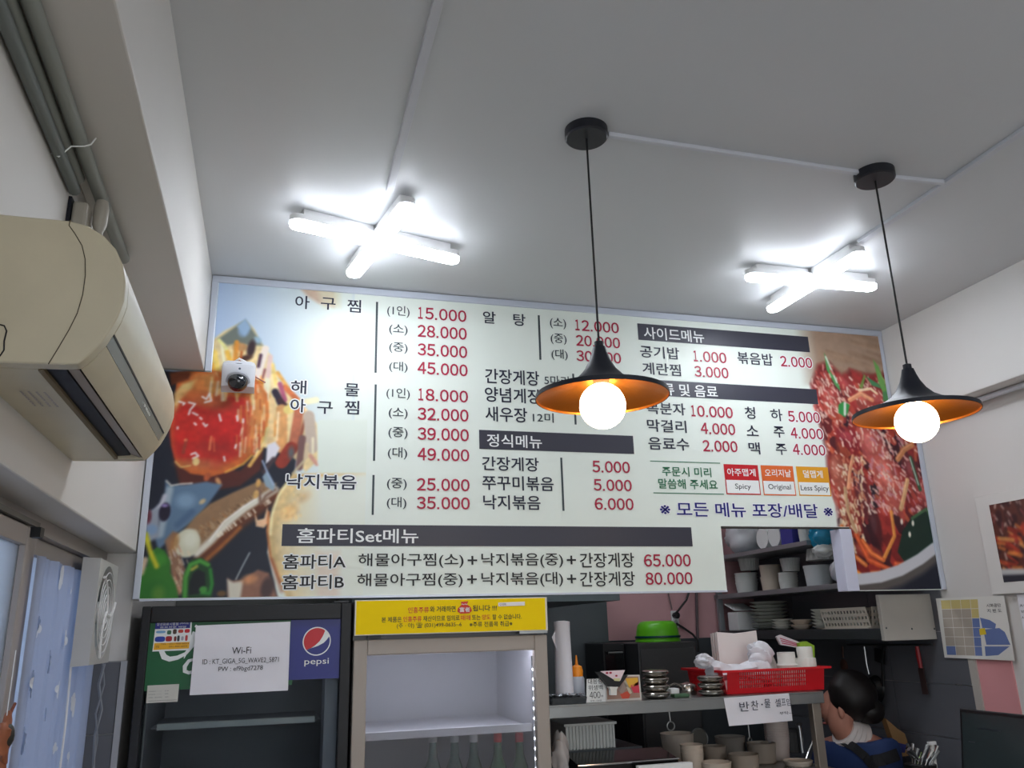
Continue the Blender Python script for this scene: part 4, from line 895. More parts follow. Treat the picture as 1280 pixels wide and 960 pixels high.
for i, (px, py, wd, hh, col) in enumerate(((201, 790, 11, 3, (120, 170, 210)), (211.5, 790.5, 5, 5, (60, 110, 80)), (218.5, 789.5, 4.5, 6, (70, 50, 40)), (226, 789, 6, 4, (190, 60, 40)), (234, 788.6, 6, 4.5, (200, 40, 50)), (200, 799, 12, 6.5, (30, 60, 160)), (211, 798.5, 7.5, 6.5, (170, 30, 44)), (219, 798.5, 3, 6, (120, 40, 40)), (223, 798, 3, 7, (50, 50, 60)), (228, 798, 3, 5, (170, 170, 180)), (233, 797.5, 3, 7, (190, 60, 60)))):
    p = at(px, py, ys-.0002); B().lathe([(sz(wd/2, p), 0), (sz(wd/2, p), .0003)], p, 14, (0, -1, 0), sx=1, sy=1) if False else None
    a_, b_ = sz(wd/2, p), sz(hh/2, p)
    B().add([(p.x+a_*math.copysign(abs(math.cos(t))**.6, math.cos(t)), p.y, p.z+b_*math.copysign(abs(math.sin(t))**.6, math.sin(t))) for t in [2*PI*k/20 for k in range(20)]], [tuple(range(20))]).build('drink_logo', mat('logo_%d' % i, col, .4), st)
mb = Lines(); T(mb, 'TEL : 031-488-6053', 201, 805.2, 236, 804, 1.8, ys-.0006, 0); T(mb, '031-488-6054', 211, 808.5, 234, 807.4, 1.8, ys-.0006, 0); T(mb, '상담', 194.5, 808.6, 199, 808.2, 3, ys-.0006, 0); mb.build('footer_lettering', mat('st_ink', (120, 60, 30), .5), st)
s2 = thing('service_label', 'small white label with faint printed lines low on the green fridge panel', 'sticker', at(203, 867, FY))
sheet([(184.5, 857), (224, 855), (222, 877), (182.5, 879)], yg-.0006, .0005).build('label_card', mat('label_card', (206, 204, 194), .6), s2)
mb = Lines()
for s, a_, b_, c__, d_ in (('ooooooo ---------', 186, 864.5, 202, 863.7), ('oo oo', 206, 863.6, 211, 863.3), ('oooooo ---------', 185.8, 868.3, 202, 867.6), ('oooo', 206, 867.3, 210.5, 867), ('ooooo  oooooooo', 185.6, 872.2, 202.5, 871.4), ('oooo', 206, 871.2, 210.4, 871), ('oooooooooooooooooooo', 185.4, 876.4, 221, 874.7)): T(mb, s, a_, b_, c__, d_, 1, yg-.0014, 0)
mb.build('lettering', mat('grey_ink', (96, 96, 96), .5), s2)
# inside of fridge 1
zs = at(250, 905, FY+.2).z
B().box(X0+.06, X1-.1, FY+.12, FY+.15, zs-.006, zs+.012).build('shelf_front', mat('shelf_strip', (206, 210, 206), .4), f1)
B().box(X0+.04, X1-.08, FY+.15, FY+.5, zs-.004, zs).build('shelf', INN, f1)
B().box(X0+.04, X1-.08, FY+.15, FY+.5, zs-.30, zs-.295).build('shelf', INN, f1)
for px in (200, 233, 262):
    p = at(px, 958, FY+.25)
    t_ = thing('drink_can', {200: 'red drink can leftmost on the fridge shelf', 233: 'red drink can in the middle on the fridge shelf', 262: 'red drink can rightmost on the fridge shelf'}[px], 'can', (p.x, p.y, zs-.295), 'red cans in the black fridge')
    B().lathe([(.026, 0), (.033, .012), (.033, .125), (.027, .135)], (p.x, p.y, zs-.295), 20).build('can_body', mat('can_red', (190, 20, 28), .3), t_, smooth=True)
    B().lathe([(.027, 0), (.026, .003), (.022, .001)], (p.x, p.y, zs-.16), 20).build('can_top', STEEL, t_, smooth=True)
# ---- second fridge
f2 = thing('display_fridge', 'taupe framed glass-door fridge with a yellow sign on top', 'fridge', (.6, FY, 0))
TAU = mat('fridge_taupe', (168, 158, 148), .45); FGY = mat('fridge_grey', (120, 118, 120), .4)
a = at(443, 750, FY); b = at(682, 746, FY); X0, X1, ZT = a.x+.002, b.x, R(.112); zd = at(560, 797, FY).z
mb = B().box(X0, X0+.03, FY+.04, FY+.62, 0, zd+.005); mb.box(X1-.03, X1, FY+.04, FY+.62, 0, zd+.005); mb.box(X0, X1, FY+.035, FY+.62, zd-.02, ZT-.002); mb.box(X0+.03, X1-.03, FY+.59, FY+.62, 0, zd-.02); mb.box(X0+.03, X1-.03, FY+.04, FY+.59, 0, .12)
mb.build('cabinet', FGY, f2)
IN2 = mat('fridge_inner_light', (184, 186, 192), .45)
mb = B().box(X0+.031, X0+.036, FY+.045, FY+.58, .13, zd-.03); mb.box(X0+.036, X1-.036, FY+.575, FY+.582, .13, zd-.03); mb.box(X0+.036, X1-.036, FY+.045, FY+.575, zd-.034, zd-.028); mb.build('inner_wall', IN2, f2)
B().box(X1-.036, X1-.031, FY+.045, FY+.58, .13, zd-.03).build('inner_side', IN2, f2)
gl = at(459, 820, FY); g2 = at(668.5, 812, FY); gz = (gl.z+g2.z)/2
mb = B().box(X0, gl.x, FY, FY+.035, .12, zd); mb.box(g2.x, X1, FY, FY+.035, .12, zd); mb.box(gl.x, g2.x, FY, FY+.035, gz, zd); mb.box(gl.x, g2.x, FY, FY+.035, .12, .2)
mb.build('door', TAU, f2, bevel=.004)
B().box(X1-.1, X1+.002, FY+.0, FY+.03, zd+.006, zd+.016).build('hinge', STEEL, f2)
B().box(X0+.045, X0+.09, FY+.012, FY+.035, zd+.004, zd+.018).build('latch', BLACKM, f2)
B().box(gl.x, g2.x, FY+.012, FY+.016, .2, gz).build('glass_pane', mat('frosty_glass', (216, 216, 220), .22, trans=.92, ior=1.06), f2)
# sign box
YS = FY-.012; za, zb = at(560, 748, YS).z, at(560, 791.5, YS).z
sb = thing('fridge_sign', 'bright yellow sign board with red and black writing on the taupe fridge', 'sign', ((X0+X1)/2, YS, zb))
B().box(X0, X1, YS, FY+.03, zb, za-.001).build('sign_box', mat('sign_white', (226, 220, 206), .4), sb)
B().box(X0+.004, X1-.007, YS-.001, YS, zb+.003, za-.004).build('yellow_face', mat('sign_yellow', (252, 216, 0), .55, spec=.2), sb)
yy = YS-.002; rd = Lines(); bk = Lines()
T(rd, '인흥주류', 510, 763, 536, 762, 7.5, yy, .012); T(bk, '와 거래하면', 537.5, 762, 569.5, 760.6, 7.5, yy, .012); T(bk, '됩니다 !!!', 591, 760.6, 621, 759.4, 7.5, yy, .012)
T(bk, '본 제품은', 477, 775, 502, 774, 6.8, yy, .008); T(rd, '인흥주류', 504, 774, 527, 773.4, 6.8, yy, .012); T(bk, '재산이므로 임의로', 529, 773.4, 574.5, 772.2, 6.8, yy, .008); T(rd, '매매', 576, 772.4, 588, 772, 6.6, yy, .02); T(bk, '또는', 590, 771.8, 600.5, 771.6, 6.6, yy, .008); T(rd, '양도', 602.5, 771.6, 613, 771.2, 6.6, yy, .02); T(bk, '할 수 없습니다.', 615.5, 771.3, 652, 770.4, 6.6, yy, .008)
T(bk, '(주 · 야) ☎ (031)499-0635~6', 496, 782.4, 577, 780.8, 7.2, yy, .004); T(bk, '※주류 전품목 취급※', 587, 780.8, 640.5, 779.2, 6.6, yy, .006)
rd.build('red_lettering', mat('sign_red', (206, 50, 20), .4), sb); bk.build('black_lettering', INKB, sb)
bg_ = [(576, 752.3), (585.5, 751.6), (583.6, 755.4), (588.4, 759), (590, 763.6), (586.5, 766.6), (576, 767.2), (571.8, 764.6), (572.4, 760.4), (577, 756)]
sheet(bg_, yy, .0003).build('money_bag_emblem', MATS['sign_red'], sb)
mb = Lines(); T(mb, '富者', 574.5, 762.2, 587.5, 761.8, 6, yy-.0006, .02); T(mb, '~~', 577, 755.4, 584, 755.2, 1.5, yy-.0006, 0); mb.build('emblem_lettering', HALO, sb)
sheet([(622.8, 753.2), (656, 752), (656, 756.8), (622.8, 758)], yy, .0003).build('code_label', mat('code_white', (240, 232, 226), .4), sb)
mb = Lines(); T(mb, 'CODE :', 624.5, 755.6, 634, 755.3, 2.4, yy-.0006, 0); mb.build('code_lettering', INKB, sb)
# inside of fridge 2: shelf, led strip, bottles
zs = at(560, 915, FY+.06).z
B().box(X0+.037, X1-.05, FY+.05, FY+.075, zs-.012, zs+.012).build('shelf_front', mat('shelf_strip2', (226, 230, 236), .3), f2)
B().box(X0+.037, X1-.05, FY+.075, FY+.55, zs-.003, zs+.001).build('shelf', IN2, f2)
B().box(X0+.037, X1-.05, FY+.05, FY+.55, zs-.34, zs-.335).build('shelf', IN2, f2)
B().box(X0+.06, X1-.06, FY+.06, FY+.08, zd-.05, zd-.036).build('hidden_fill_strip', mat('fridge_fill', (246, 246, 255), .3, emit=11), f2)  # glowing strip added behind the door top to brighten the interior
stx = X1-.042
B().box(stx-.006, stx+.006, FY+.04, FY+.046, .3, zd-.07).build('led_strip', mat('led_tape', (120, 124, 130), .5), f2)
LEDM = mat('led_glow', (240, 246, 255), .3, emit=LEDC*3)
z0 = at(657, 837, FY+.038); dz = (z0.z-at(662, 949, FY+.038).z)/9
for i in range(14):
    B().sphere((stx, FY+.038, z0.z-i*dz), .0046, .003, .0046, 12, 8).build('led', LEDM, f2, smooth=True)
for i, (px, col, cap, lab) in enumerate(((541, (30, 84, 70), (200, 206, 206), 'green bottle with pale cap, leftmost in the taupe fridge'), (568, (30, 84, 70), (206, 210, 210), 'green bottle with pale cap, second from the left in the taupe fridge'), (592, (40, 96, 80), (206, 210, 210), 'green bottle with pale cap, third from the left in the taupe fridge'), (622, (20, 90, 44), (214, 24, 40), 'green bottle with red cap, left of the two in the taupe fridge'), (649, (20, 90, 44), (214, 24, 40), 'green bottle with red cap beside the light strip in the taupe fridge'))):
    p = at(px, 921, FY+.13); zb_ = zs-.335; hgt = p.z+.012-zb_
    t_ = thing('glass_bottle', lab, 'bottle', (p.x, p.y, zb_), 'bottles in the taupe fridge')
    k = hgt/.28
    B().lathe([(.03, 0), (.033, .01*k), (.033, .15*k), (.028, .185*k), (.016, .215*k), (.0125, .26*k)], (p.x, p.y, zb_), 20).build('bottle_body', mat('bottle_green_%d' % (i > 2), col, .12, coat=.5), t_, smooth=True)
    B().lathe([(.0145, .255*k), (.0145, .278*k), (.012, .282*k)], (p.x, p.y, zb_), 16).build('cap', mat('cap_%d' % (i > 2), cap, .35), t_, smooth=True)

# ================================================================ KITCHEN SHELL
kl = thing('kitchen_fill_light', 'unseen white strip light added to brighten the kitchen behind the menu board', 'ceiling light', (1.3, 3.65, ZC))  # added lamp, hidden by the board, lifts the kitchen brightness
B().box(.75, 1.85, 3.60, 3.70, ZC-.02, ZC).build('base', WHITEP, kl)
B().box(.76, 1.84, 3.61, 3.69, ZC-.05, ZC-.02).build('diffuser', mat('strip_glow', (240, 246, 255), .3, emit=9), kl)
# right kitchen wall tiles
z1, z2 = atx(1170, 854.5, XR).z, atx(1165, 919, XR).z; th_ = z1-z2
kt = thing('wall_tiling', 'charcoal wall tiles with pale joints on the kitchen side of the right wall', 'tiling', (XR-.01, 3.5, 0))
mb = B().box(XR-.006, XR, 2.835, YB, 0, z1); mb.box(XR-.006, XR, 2.93, YB, z1, R(.5)); mb.build('grout', GROUT, kt)
z = z1+3*th_; 
while z > .3:
    y = 2.837 if z < R(.1) else 2.93
    for L in (.45, .6, .46):
        B().box(XR-.011, XR-.005, y, min(y+L-.003, YB-.002), z-th_+.0035, min(z, R(.5))).build('tile', TILE, kt); y += L
    z -= th_
B().box(XR-.014, XR, 2.80, 2.835, 0, R(.06)).build('edge_trim', mat('edge_trim', (178, 172, 164), .5), kt)
tag(B().box(XR-.006, XR, 2.635, 2.80, 0, R(.05)).build('pink_panel', mat('pink_panel', (214, 150, 152), .5)), 'plain pink panel low on the right wall beneath the district map', 'panel')
# low backsplash on the back wall
tag(B().box(1.75, XR-.02, YB-.022, YB-.002, 0, R(-.062)).build('backsplash', DSTEEL), 'dark steel backsplash on the pink kitchen wall', 'backsplash')
hd = thing('extractor_hood', 'grey steel extractor hood seen below the menu board', 'hood', (.85, 3.7, R(.11)))
B().box(.30, 1.402, 3.3, 4.2, R(.112), R(.15)).build('hood_lip', mat('hood_grey', (116, 128, 134), .4, metal=.4), hd)
B().add([(.30, 3.34, R(.15)), (1.38, 3.34, R(.15)), (1.38, 4.2, R(.15)), (.30, 4.2, R(.15)), (.4, 3.7, R(.5)), (1.2, 3.7, R(.5)), (1.2, 4.2, R(.5)), (.4, 4.2, R(.5))], [(0, 1, 5, 4), (1, 2, 6, 5), (2, 3, 7, 6), (3, 0, 4, 7), (4, 5, 6, 7), (0, 1, 2, 3)]).build('hood_cone', DSTEEL, hd)
a = at(690, 760, 4.3); b = at(752, 800, 4.3)
tag(B().box(a.x-.15, b.x, 4.2, 4.32, 0, R(.30)).build('steel_cabinet', DSTEEL), 'tall dark steel panel below the extractor hood', 'cabinet')
tag(B().box(XL+.002, .5, 4.22, 4.34, 0, ZC-.3).build('grey_wall_panel', mat('grey_panel', (150, 152, 150), .5)), 'plain grey panel high behind the black fridge', 'panel')
# oven / worktop items
a = at(753, 803, 3.95); b = at(797, 900, 3.95)
ov = thing('black_oven', 'black oven beneath the green basin shelf in the kitchen', 'oven', ((a.x+b.x)/2, 3.95, .9))
b.x = at(797, 803, 3.8).x-.004
B().box(a.x, b.x, 3.95, 4.19, .9, a.z-.005).build('oven_body', BLACKM, ov, bevel=.005)
B().box(a.x+.01, b.x-.01, 3.944, 3.95, .95, a.z-.04).build('oven_door', mat('oven_glass', (16, 17, 20), .15), ov)
B().tube([(a.x+.02, 3.93, a.z-.05), (b.x-.02, 3.93, a.z-.05)], .006, 8).build('handle', STEEL, ov)
a = at(797, 803, 3.8); b = at(870, 803, 3.8); zt2 = at(830, 802.5, 3.8).z
cbx = thing('steel_locker', 'dark steel cabinet carrying the green basin', 'cabinet', ((a.x+b.x)/2, 3.95, .0))
B().box(a.x, b.x, 3.8, 4.2, 0, zt2-.002).build('cabinet_body', mat('locker_grey', (70, 72, 74), .4, metal=.5), cbx, bevel=.004)
B().box(a.x+.012, b.x-.012, 3.796, 3.8, .1, zt2-.03).build('cabinet_door', mat('locker_door', (78, 80, 82), .4, metal=.4), cbx)
gb = at(829, 801, 3.93); rr = sz(28.5, gb); hh = at(829, 775.5, 3.93).z-at(829, 801.5, 3.93).z
bs_ = thing('green_basin', 'lime green plastic basin turned upside down on the steel cabinet', 'basin', (gb.x, 3.99, zt2))
B().lathe([(rr, 0), (rr*.98, .012), (rr*.955, .02), (rr*.93, hh*.5), (rr*.86, hh*.82), (rr*.72, hh*.97), (rr*.6, hh), (0, hh)], (gb.x, 3.99, zt2), 40).build('basin_body', GREENP, bs_, smooth=True)
B().lathe([(rr*1.0, .018), (rr*1.012, .022), (rr*1.0, .028)], (gb.x, 3.99, zt2), 40).build('rim_band', mat('teal_band', (10, 60, 70), .4), bs_, smooth=True)
# outlet, cables and pipe on the pink wall
p = at(843, 774, YB)
ol = thing('wall_outlet', 'white double wall outlet with a black plug on the pink wall', 'outlet', (p.x, YB, p.z))
B().box(p.x-.022, p.x+.022, YB-.012, YB, p.z-.045, p.z+.045).build('outlet_plate', WHITEP, ol, bevel=.003)
B().lathe([(.016, 0), (.018, .03), (.01, .035)], (p.x-.002, YB-.012, p.z+.02), 14, (0, -1, 0)).build('plug', BLACKM, ol, smooth=True)
B().lathe([(.015, 0), (.016, .004)], (p.x, YB-.012, p.z-.022), 14, (0, -1, 0)).build('socket_face', mat('socket_grey', (150, 150, 150), .5), ol)
def cable(pts, r, lab, col=(30, 28, 30), nm='power_cable'):
    tag(B().tube(pts, r, 6).build(nm, mat('cable_%d' % col[0], col, .5), smooth=True), lab, 'cable')
cable([at(841, 770, YB-.05), at(848, 763, YB-.04), at(858, 750, YB-.03), at(862, 738, YB-.02), at(866, 715, YB-.02)], .006, 'black cable rising from the plug on the pink wall')
cable([at(845, 779, YB-.02), at(856, 786, YB-.04), at(866, 793, YB-.06), at(872, 801, YB-.08), at(873, 815, YB-.08)], .006, 'black cable drooping from the outlet towards the worktop')
cable([at(870, 715, YB-.02), at(871, 760, YB-.02), at(872, 799, YB-.02)], .008, 'dark vertical pipe on the pink wall right of the outlet', (84, 70, 74), 'wall_pipe')
cable([at(833, 715, YB-.02), at(836, 745, YB-.02), at(840, 762, YB-.02)], .004, 'thin grey cable above the wall outlet', (110, 90, 92))

# ---------------------------------------------------------------- right kitchen shelf rack
SX = 2.42
zs1 = atx(960, 684, SX).z; zs2 = atx(980, 735.5, SX).z; zs3 = atx(1000, 787, SX).z
rk = thing('shelf_rack', 'steel wall rack of three shelves along the right kitchen wall', 'shelf rack', (2.55, 3.6, R(-.1)))
SH = mat('shelf_steel', (150, 156, 160), .35, metal=.6)
B().box(SX, XR-.012, 3.42, YB-.01, zs1-.022, zs1).build('shelf', SH, rk, bevel=.002)
B().box(SX, XR-.012, 3.05, YB-.01, zs2-.024, zs2).build('shelf', SH, rk, bevel=.002)
B().box(SX, XR-.012, 3.0, YB-.01, zs3-.045, zs3).build('shelf', DSTEEL, rk, bevel=.002)
B().box(SX, XR-.012, 2.98, 3.0, zs3-.05, R(.105)).build('end_panel', mat('end_panel', (176, 172, 164), .4, noise=.1, nscale=8), rk, bevel=.002)
for y in (YB-.03,): B().box(SX, SX+.03, y-.02, y, zs3-.05, zs1+.3).build('post', SH, rk)
mb = B()
for dz_ in (0, .0): pass
for px, py in ((1108, 785), (1140, 786), (1168, 786)):
    p = at(px, py, 2.979); B().sphere(p, .004, .002, .004, 8, 6).build('screw', DSTEEL, rk)

def spot(px, py, X): p = atx(px, py, X); return p
def on_shelf(px, X, z, pyc): p = atx(px, pyc, X); return Vector((X, p.y, z)), p
CP = mat('cloudy_plastic', (206, 210, 212), .3); RIB = mat('ribbed_white', (216, 218, 214), .4)
def bagmesh(c, rx, ry, rz, amp=.14, seed=0):
    r1 = random.Random(seed); A = [(r1.uniform(2, 9), r1.uniform(2, 9), r1.uniform(2, 9), r1.uniform(0, 6)) for _ in range(6)]
    return B().sphere(c, rx, ry, rz, 28, 16, lambda d: 1+amp*sum(math.sin(a*d.x+b*d.y+c_*d.z+e) for a, b, c_, e in A)/3)
def tubstack(px, pyb, pyt, wpx, X, z, name, label, cat, group, n, rib=False, m=None, taper=.86, lip=.06):
    """n nested tubs as separate things"""
    p = atx(px, (pyb+pyt)/2, X); r = sz(wpx/2, p); tot = sz(pyb-pyt, p); hh = tot*.55 if n > 1 else tot; step = (tot-hh)/max(1, n-1)
    for i in range(n):
        zb_ = z+i*step
        t_ = thing(name, label if n == 1 else label+[', bottom of its stack', ', second in its stack', ', third in its stack', ', fourth in its stack', ', fifth in its stack', ', sixth in its stack'][i], cat, (X, p.y, zb_), group)
        w_ = (lambda q: 1+(.03 if q % 2 else -.0)) if rib else None
        B().lathe([(r*taper, 0), (r*.97, hh*.9)], (X, p.y, zb_), 48 if rib else 28, wob=w_).build('tub_body', m or RIB, t_, smooth=not rib)
        B().lathe([(r*.97, hh*.9), (r*1.0, hh*.9), (r*1.0, hh), (r*.95, hh)], (X, p.y, zb_), 28).build('rim', m or RIB, t_, smooth=True)
tubstack(933, 738, 713, 28, 2.56, zs2, 'food_tub', 'white lidded food tub at the far end of the middle shelf', 'tub', 'food tubs on the middle shelf', 4)
p = atx(936, 704, 2.56); r = sz(13, p)
tag(B().lathe([(r*.8, 0), (r, sz(17, p))], (2.56, p.y, p.z-sz(9, p)), 48, wob=lambda q: 1+(.04 if q % 2 else 0)).build('ribbed_cup', RIB), 'white ribbed paper cup stack standing on the far food tubs', 'cup')
tubstack(963, 734, 702, 26, 2.56, zs2, 'food_tub', 'beige food tub in the middle shelf row', 'tub', 'beige tubs on the middle shelf', 2, m=BEIGEW)
tubstack(985, 733, 712, 24, 2.56, zs2, 'food_tub', 'small white tub near the centre of the middle shelf', 'tub', 'white tubs at the centre of the middle shelf', 4)
p = atx(988, 706, 2.56); r = sz(12, p)
tag(B().lathe([(r*.8, 0), (r, sz(16, p))], (2.56, p.y, p.z-sz(8, p)), 48, wob=lambda q: 1+(.04 if q % 2 else 0)).build('ribbed_cup', RIB), 'white ribbed paper cup stack above the central tubs', 'cup')
tubstack(1022, 727, 701, 34, 2.55, zs2, 'large_tub', 'large cloudy round tub at the near end of the middle shelf', 'tub', 'large tubs', 1, m=CP)
p = atx(1024, 694, 2.55); r = sz(16, p)
tag(B().lathe([(r, 0), (r*.85, sz(14, p))], (2.55, p.y, p.z-sz(6, p)), 40, wob=lambda q: 1+(.05 if q % 2 else 0)).build('paper_cup', RIB), 'white ribbed cup stack upside down on the large cloudy tub', 'cup')
p = atx(1046, 714, 2.5); tag(bagmesh(p, sz(8, p), sz(8, p), sz(12, p), .1, 4).build('clear_bag', mat('clear_bag', (186, 186, 194), .2, coat=.4), smooth=True), 'small clear plastic bag at the near end of the middle shelf', 'bag')
# top shelf
p = atx(931, 673, 2.53); tag(bagmesh(Vector((2.53, p.y, zs1+sz(21, p))), .1, sz(26, p), sz(21, p), .12, 1).build('plastic_bag', mat('white_bag', (212, 214, 218), .3, coat=.3), smooth=True), 'large bulging white plastic bag at the far end of the top shelf', 'bag')
p = atx(970, 668, 2.53)
t_ = thing('paper_rolls', 'pack of white paper rolls wrapped in plastic on the top shelf', 'paper rolls', p)
for k, dy in enumerate((-.07, .04)):
    B().lathe([(.018, 0), (.055, 0), (.055, .1), (.018, .1)], (2.47, p.y+dy, zs1+.058), 24, (1, 0, 0)).build('roll', HALO, t_, smooth=True)
p = atx(993, 664, 2.5); tag(B().box(2.45, 2.6, p.y-.05, p.y+.05, zs1, zs1+.14).build('blue_box', mat('blue_box', (60, 62, 150), .5), bevel=.003), 'blue and white carton on the top shelf beside the paper rolls', 'box')
p = atx(1004, 662, 2.5)
tubstack(1005, 672, 650, 15, 2.48, zs1, 'paper_cup', 'white paper cup at the near end of the top shelf', 'cup', 'paper cups on the top shelf', 5, rib=True)
p = atx(1028, 668, 2.49)
bb = thing('blue_bag', 'bright blue plastic bag hanging at the near end of the top shelf', 'bag', p)
bagmesh(p, .06, sz(14, p), sz(16, p), .16, 3).build('bag_body', mat('cyan_bag', (40, 150, 190), .3, coat=.3), bb, smooth=True)
bagmesh(p-Vector((0, 0, sz(19, p))), .05, sz(11, p), sz(8, p), .2, 6).build('white_bottom', HALO, bb, smooth=True)
# lower shelf
p = atx(925, 772, 2.5)
nb = thing('napkin_box', 'white box with an open lid at the far end of the lowest shelf', 'box', (2.5, p.y, zs3))
B().box(2.45, 2.58, p.y-sz(13, p), p.y+sz(10, p), zs3, zs3+sz(22, p)).build('box_body', WHITEP, nb, bevel=.004)
B().obox((2.5, p.y, zs3+sz(28, p)), (.06, 0, 0), (0, sz(11, p), sz(4, p)), (0, 0, .003)).build('lid', WHITEP, nb)
def plates(px, wpx, pyt, X, n, label, group, m, step=None, pyb=787, kind='plate'):
    p = atx(px, (pyb+pyt)/2, X); r = sz(wpx/2, p); tot = sz(pyb-pyt, p); st_ = tot/n
    for i in range(n):
        o = B().lathe([(r*.55, 0), (r*.62, .002), (r*.97, st_*.8), (r, st_*.95), (r*.96, st_*.98), (r*.6, st_*.35), (0, st_*.3)], (X, p.y, zs3+i*st_), 28).build(kind, m, smooth=True)
        tag(o, label+(', bottom one' if i == 0 else ', top one' if i == n-1 else ', '+['', 'second', 'third', 'fourth', 'fifth', 'sixth', 'seventh'][i]+' from the bottom'), kind, group)
plates(962, 46, 753, 2.545, 8, 'large grey-white plate in the tall stack on the lowest shelf', 'tall plate stack on the lowest shelf', mat('plate_grey', (186, 188, 180), .35))
plates(978, 26, 774, 2.47, 4, 'small white plate in the low stack before the tall plates', 'low plate stack on the lowest shelf', MELW)
plates(1002, 28, 775, 2.48, 2, 'shallow cream dish on the lowest shelf before the white lids', 'cream dishes on the lowest shelf', BEIGEW, kind='dish')
plates(1028, 26, 763, 2.5, 6, 'white lid in the stack beside the cream basket', 'white lids beside the basket', MELW, kind='lid')
p0 = atx(1040, 770, 2.5); p1 = atx(1098, 768, 2.5)
bk_ = thing('cream_basket', 'cream plastic basket with square holes on the near end of the lowest shelf', 'basket', (2.53, (p0.y+p1.y)/2, zs3))
def holed_wall(P, U, V, nu, nv, thick, fr=(1, 1), hole=None, vw=1):
    """grid wall with every other cell left open; returns MB (one piece)"""
    P, U, V = Vector(P), Vector(U), Vector(V); N = U.cross(V).normalized()*thick; vs = []; fs = []; W_ = 2*nu+1; H_ = 2*nv+1; id_ = {}
    tv = [0]
    for j in range(H_): tv.append(tv[-1]+(vw if j % 2 else 1))
    def vid(i, j, s):
        k = (i, j, s)
        if k not in id_: id_[k] = len(vs); vs.append(P+U*(i/W_)+V*(tv[j]/tv[-1])+N*s)
        return id_[k]
    solid = lambda i, j: 0 <= i < W_ and 0 <= j < H_ and not (i % 2 and j % 2 and (hole is None or hole(i, j)))
    for i in range(W_):
        for j in range(H_):
            if not solid(i, j): continue
            fs.append((vid(i, j, 0), vid(i+1, j, 0), vid(i+1, j+1, 0), vid(i, j+1, 0)))
            fs.append((vid(i, j, 1), vid(i, j+1, 1), vid(i+1, j+1, 1), vid(i+1, j, 1)))
            for di, dj, a_, b_ in ((-1, 0, (i, j), (i, j+1)), (1, 0, (i+1, j), (i+1, j+1)), (0, -1, (i, j), (i+1, j)), (0, 1, (i, j+1), (i+1, j+1))):
                if not solid(i+di, j+dj): fs.append((vid(*a_, 0), vid(*b_, 0), vid(*b_, 1), vid(*a_, 1)))
    return B().add(vs, fs)
y1, y0 = p0.y, p1.y; hb = sz(26, p1)
CRB = mat('cream_basket', (200, 194, 180), .4)
holed_wall((2.46, y1, zs3), (0, y0-y1, 0), (-.02, 0, hb), 14, 3, .003).build('basket_side', CRB, bk_)
holed_wall((2.62, y1, zs3), (0, y0-y1, 0), (.02, 0, hb), 14, 3, .003).build('basket_side', CRB, bk_)
holed_wall((2.46, y0, zs3), (.16, 0, 0), (0, -.01, hb), 8, 3, .003).build('basket_side', CRB, bk_)
B().box(2.44, 2.64, y0, y1, zs3, zs3+.004).build('basket_floor', CRB, bk_)
p = atx(1047, 757, 2.5)
tag(B().lathe([(.035, 0), (.05, .04), (.058, .042), (.058, .047)], (2.55, p.y-.04, zs3+.006), 20).build('small_tub', CP, smooth=True), 'small cloudy tub inside the cream basket', 'tub')

# ---------------------------------------------------------------- hanging tools on the kitchen tile wall
TX = XR-.03
def tool(name, label, parts):
    p = parts[0][1][0]; t_ = thing(name, label, 'utensil', p)
    for nm, pts, r, m in parts: B().tube(pts, r, 8).build(nm, m, t_, smooth=True)
    return t_
W = lambda x, y, X=TX: atx(x, y, X)
B().tube([W(1060, 806, XR-.02), W(1165, 806, XR-.02)], .004, 6).build('hook_rail', STEEL, rk)
t_ = thing('frying_pan', 'small black pan hanging by its steel handle on the dark tiles', 'pan', W(1092, 862))
B().tube([W(1080, 808), W(1083, 830), W(1086, 843)], .005, 8).build('handle', STEEL, t_, smooth=True)
p = W(1093, 863); B().lathe([(0, .02), (sz(13, p)*.8, .02), (sz(15, p), 0), (sz(16, p), -.004), (sz(15, p), .003)], p, 28, (-1, 0, 0), sx=1.0, sy=1.25).build('pan_body', BLACKM, t_, smooth=True)
t_ = thing('black_spatula', 'black kitchen spatula hanging right of the pan', 'utensil', W(1102, 830))
B().tube([W(1105, 808), W(1103, 828), W(1104, 858)], [.008, .006, .007], 8).build('handle', BLACKM, t_, smooth=True)
p = W(1100, 820); B().obox(p, (.002, 0, 0), (0, .035, .008), (0, -.006, .03)).build('blade', BLACKM, t_, bevel=.004)
t_ = thing('red_handled_knife', 'knife with a red handle hanging furthest right on the dark tiles', 'knife', W(1150, 820))
B().tube([W(1146, 808), W(1148, 820), W(1151, 835)], [.008, .01, .008], 8).build('handle', mat('dull_red', (150, 26, 34), .4), t_, smooth=True)
a_, b_ = W(1151, 835), W(1157, 868); d_ = (b_-a_)/2; B().obox((a_+b_)/2, d_, (0, .016, 0), (.0015, 0, 0)).build('blade', mat('brown_blade', (70, 54, 52), .4, metal=.3), t_)
t_ = thing('brown_ladle', 'dark brown ladle hanging behind the cook', 'utensil', W(1055, 830))
B().tube([W(1053, 808), W(1054, 822)], .005, 6).build('handle', mat('brown_wood', (84, 56, 48), .5), t_)
B().sphere(W(1055, 832), .008, .028, .03, 14, 8).build('bowl', MATS['brown_wood'], t_, smooth=True)

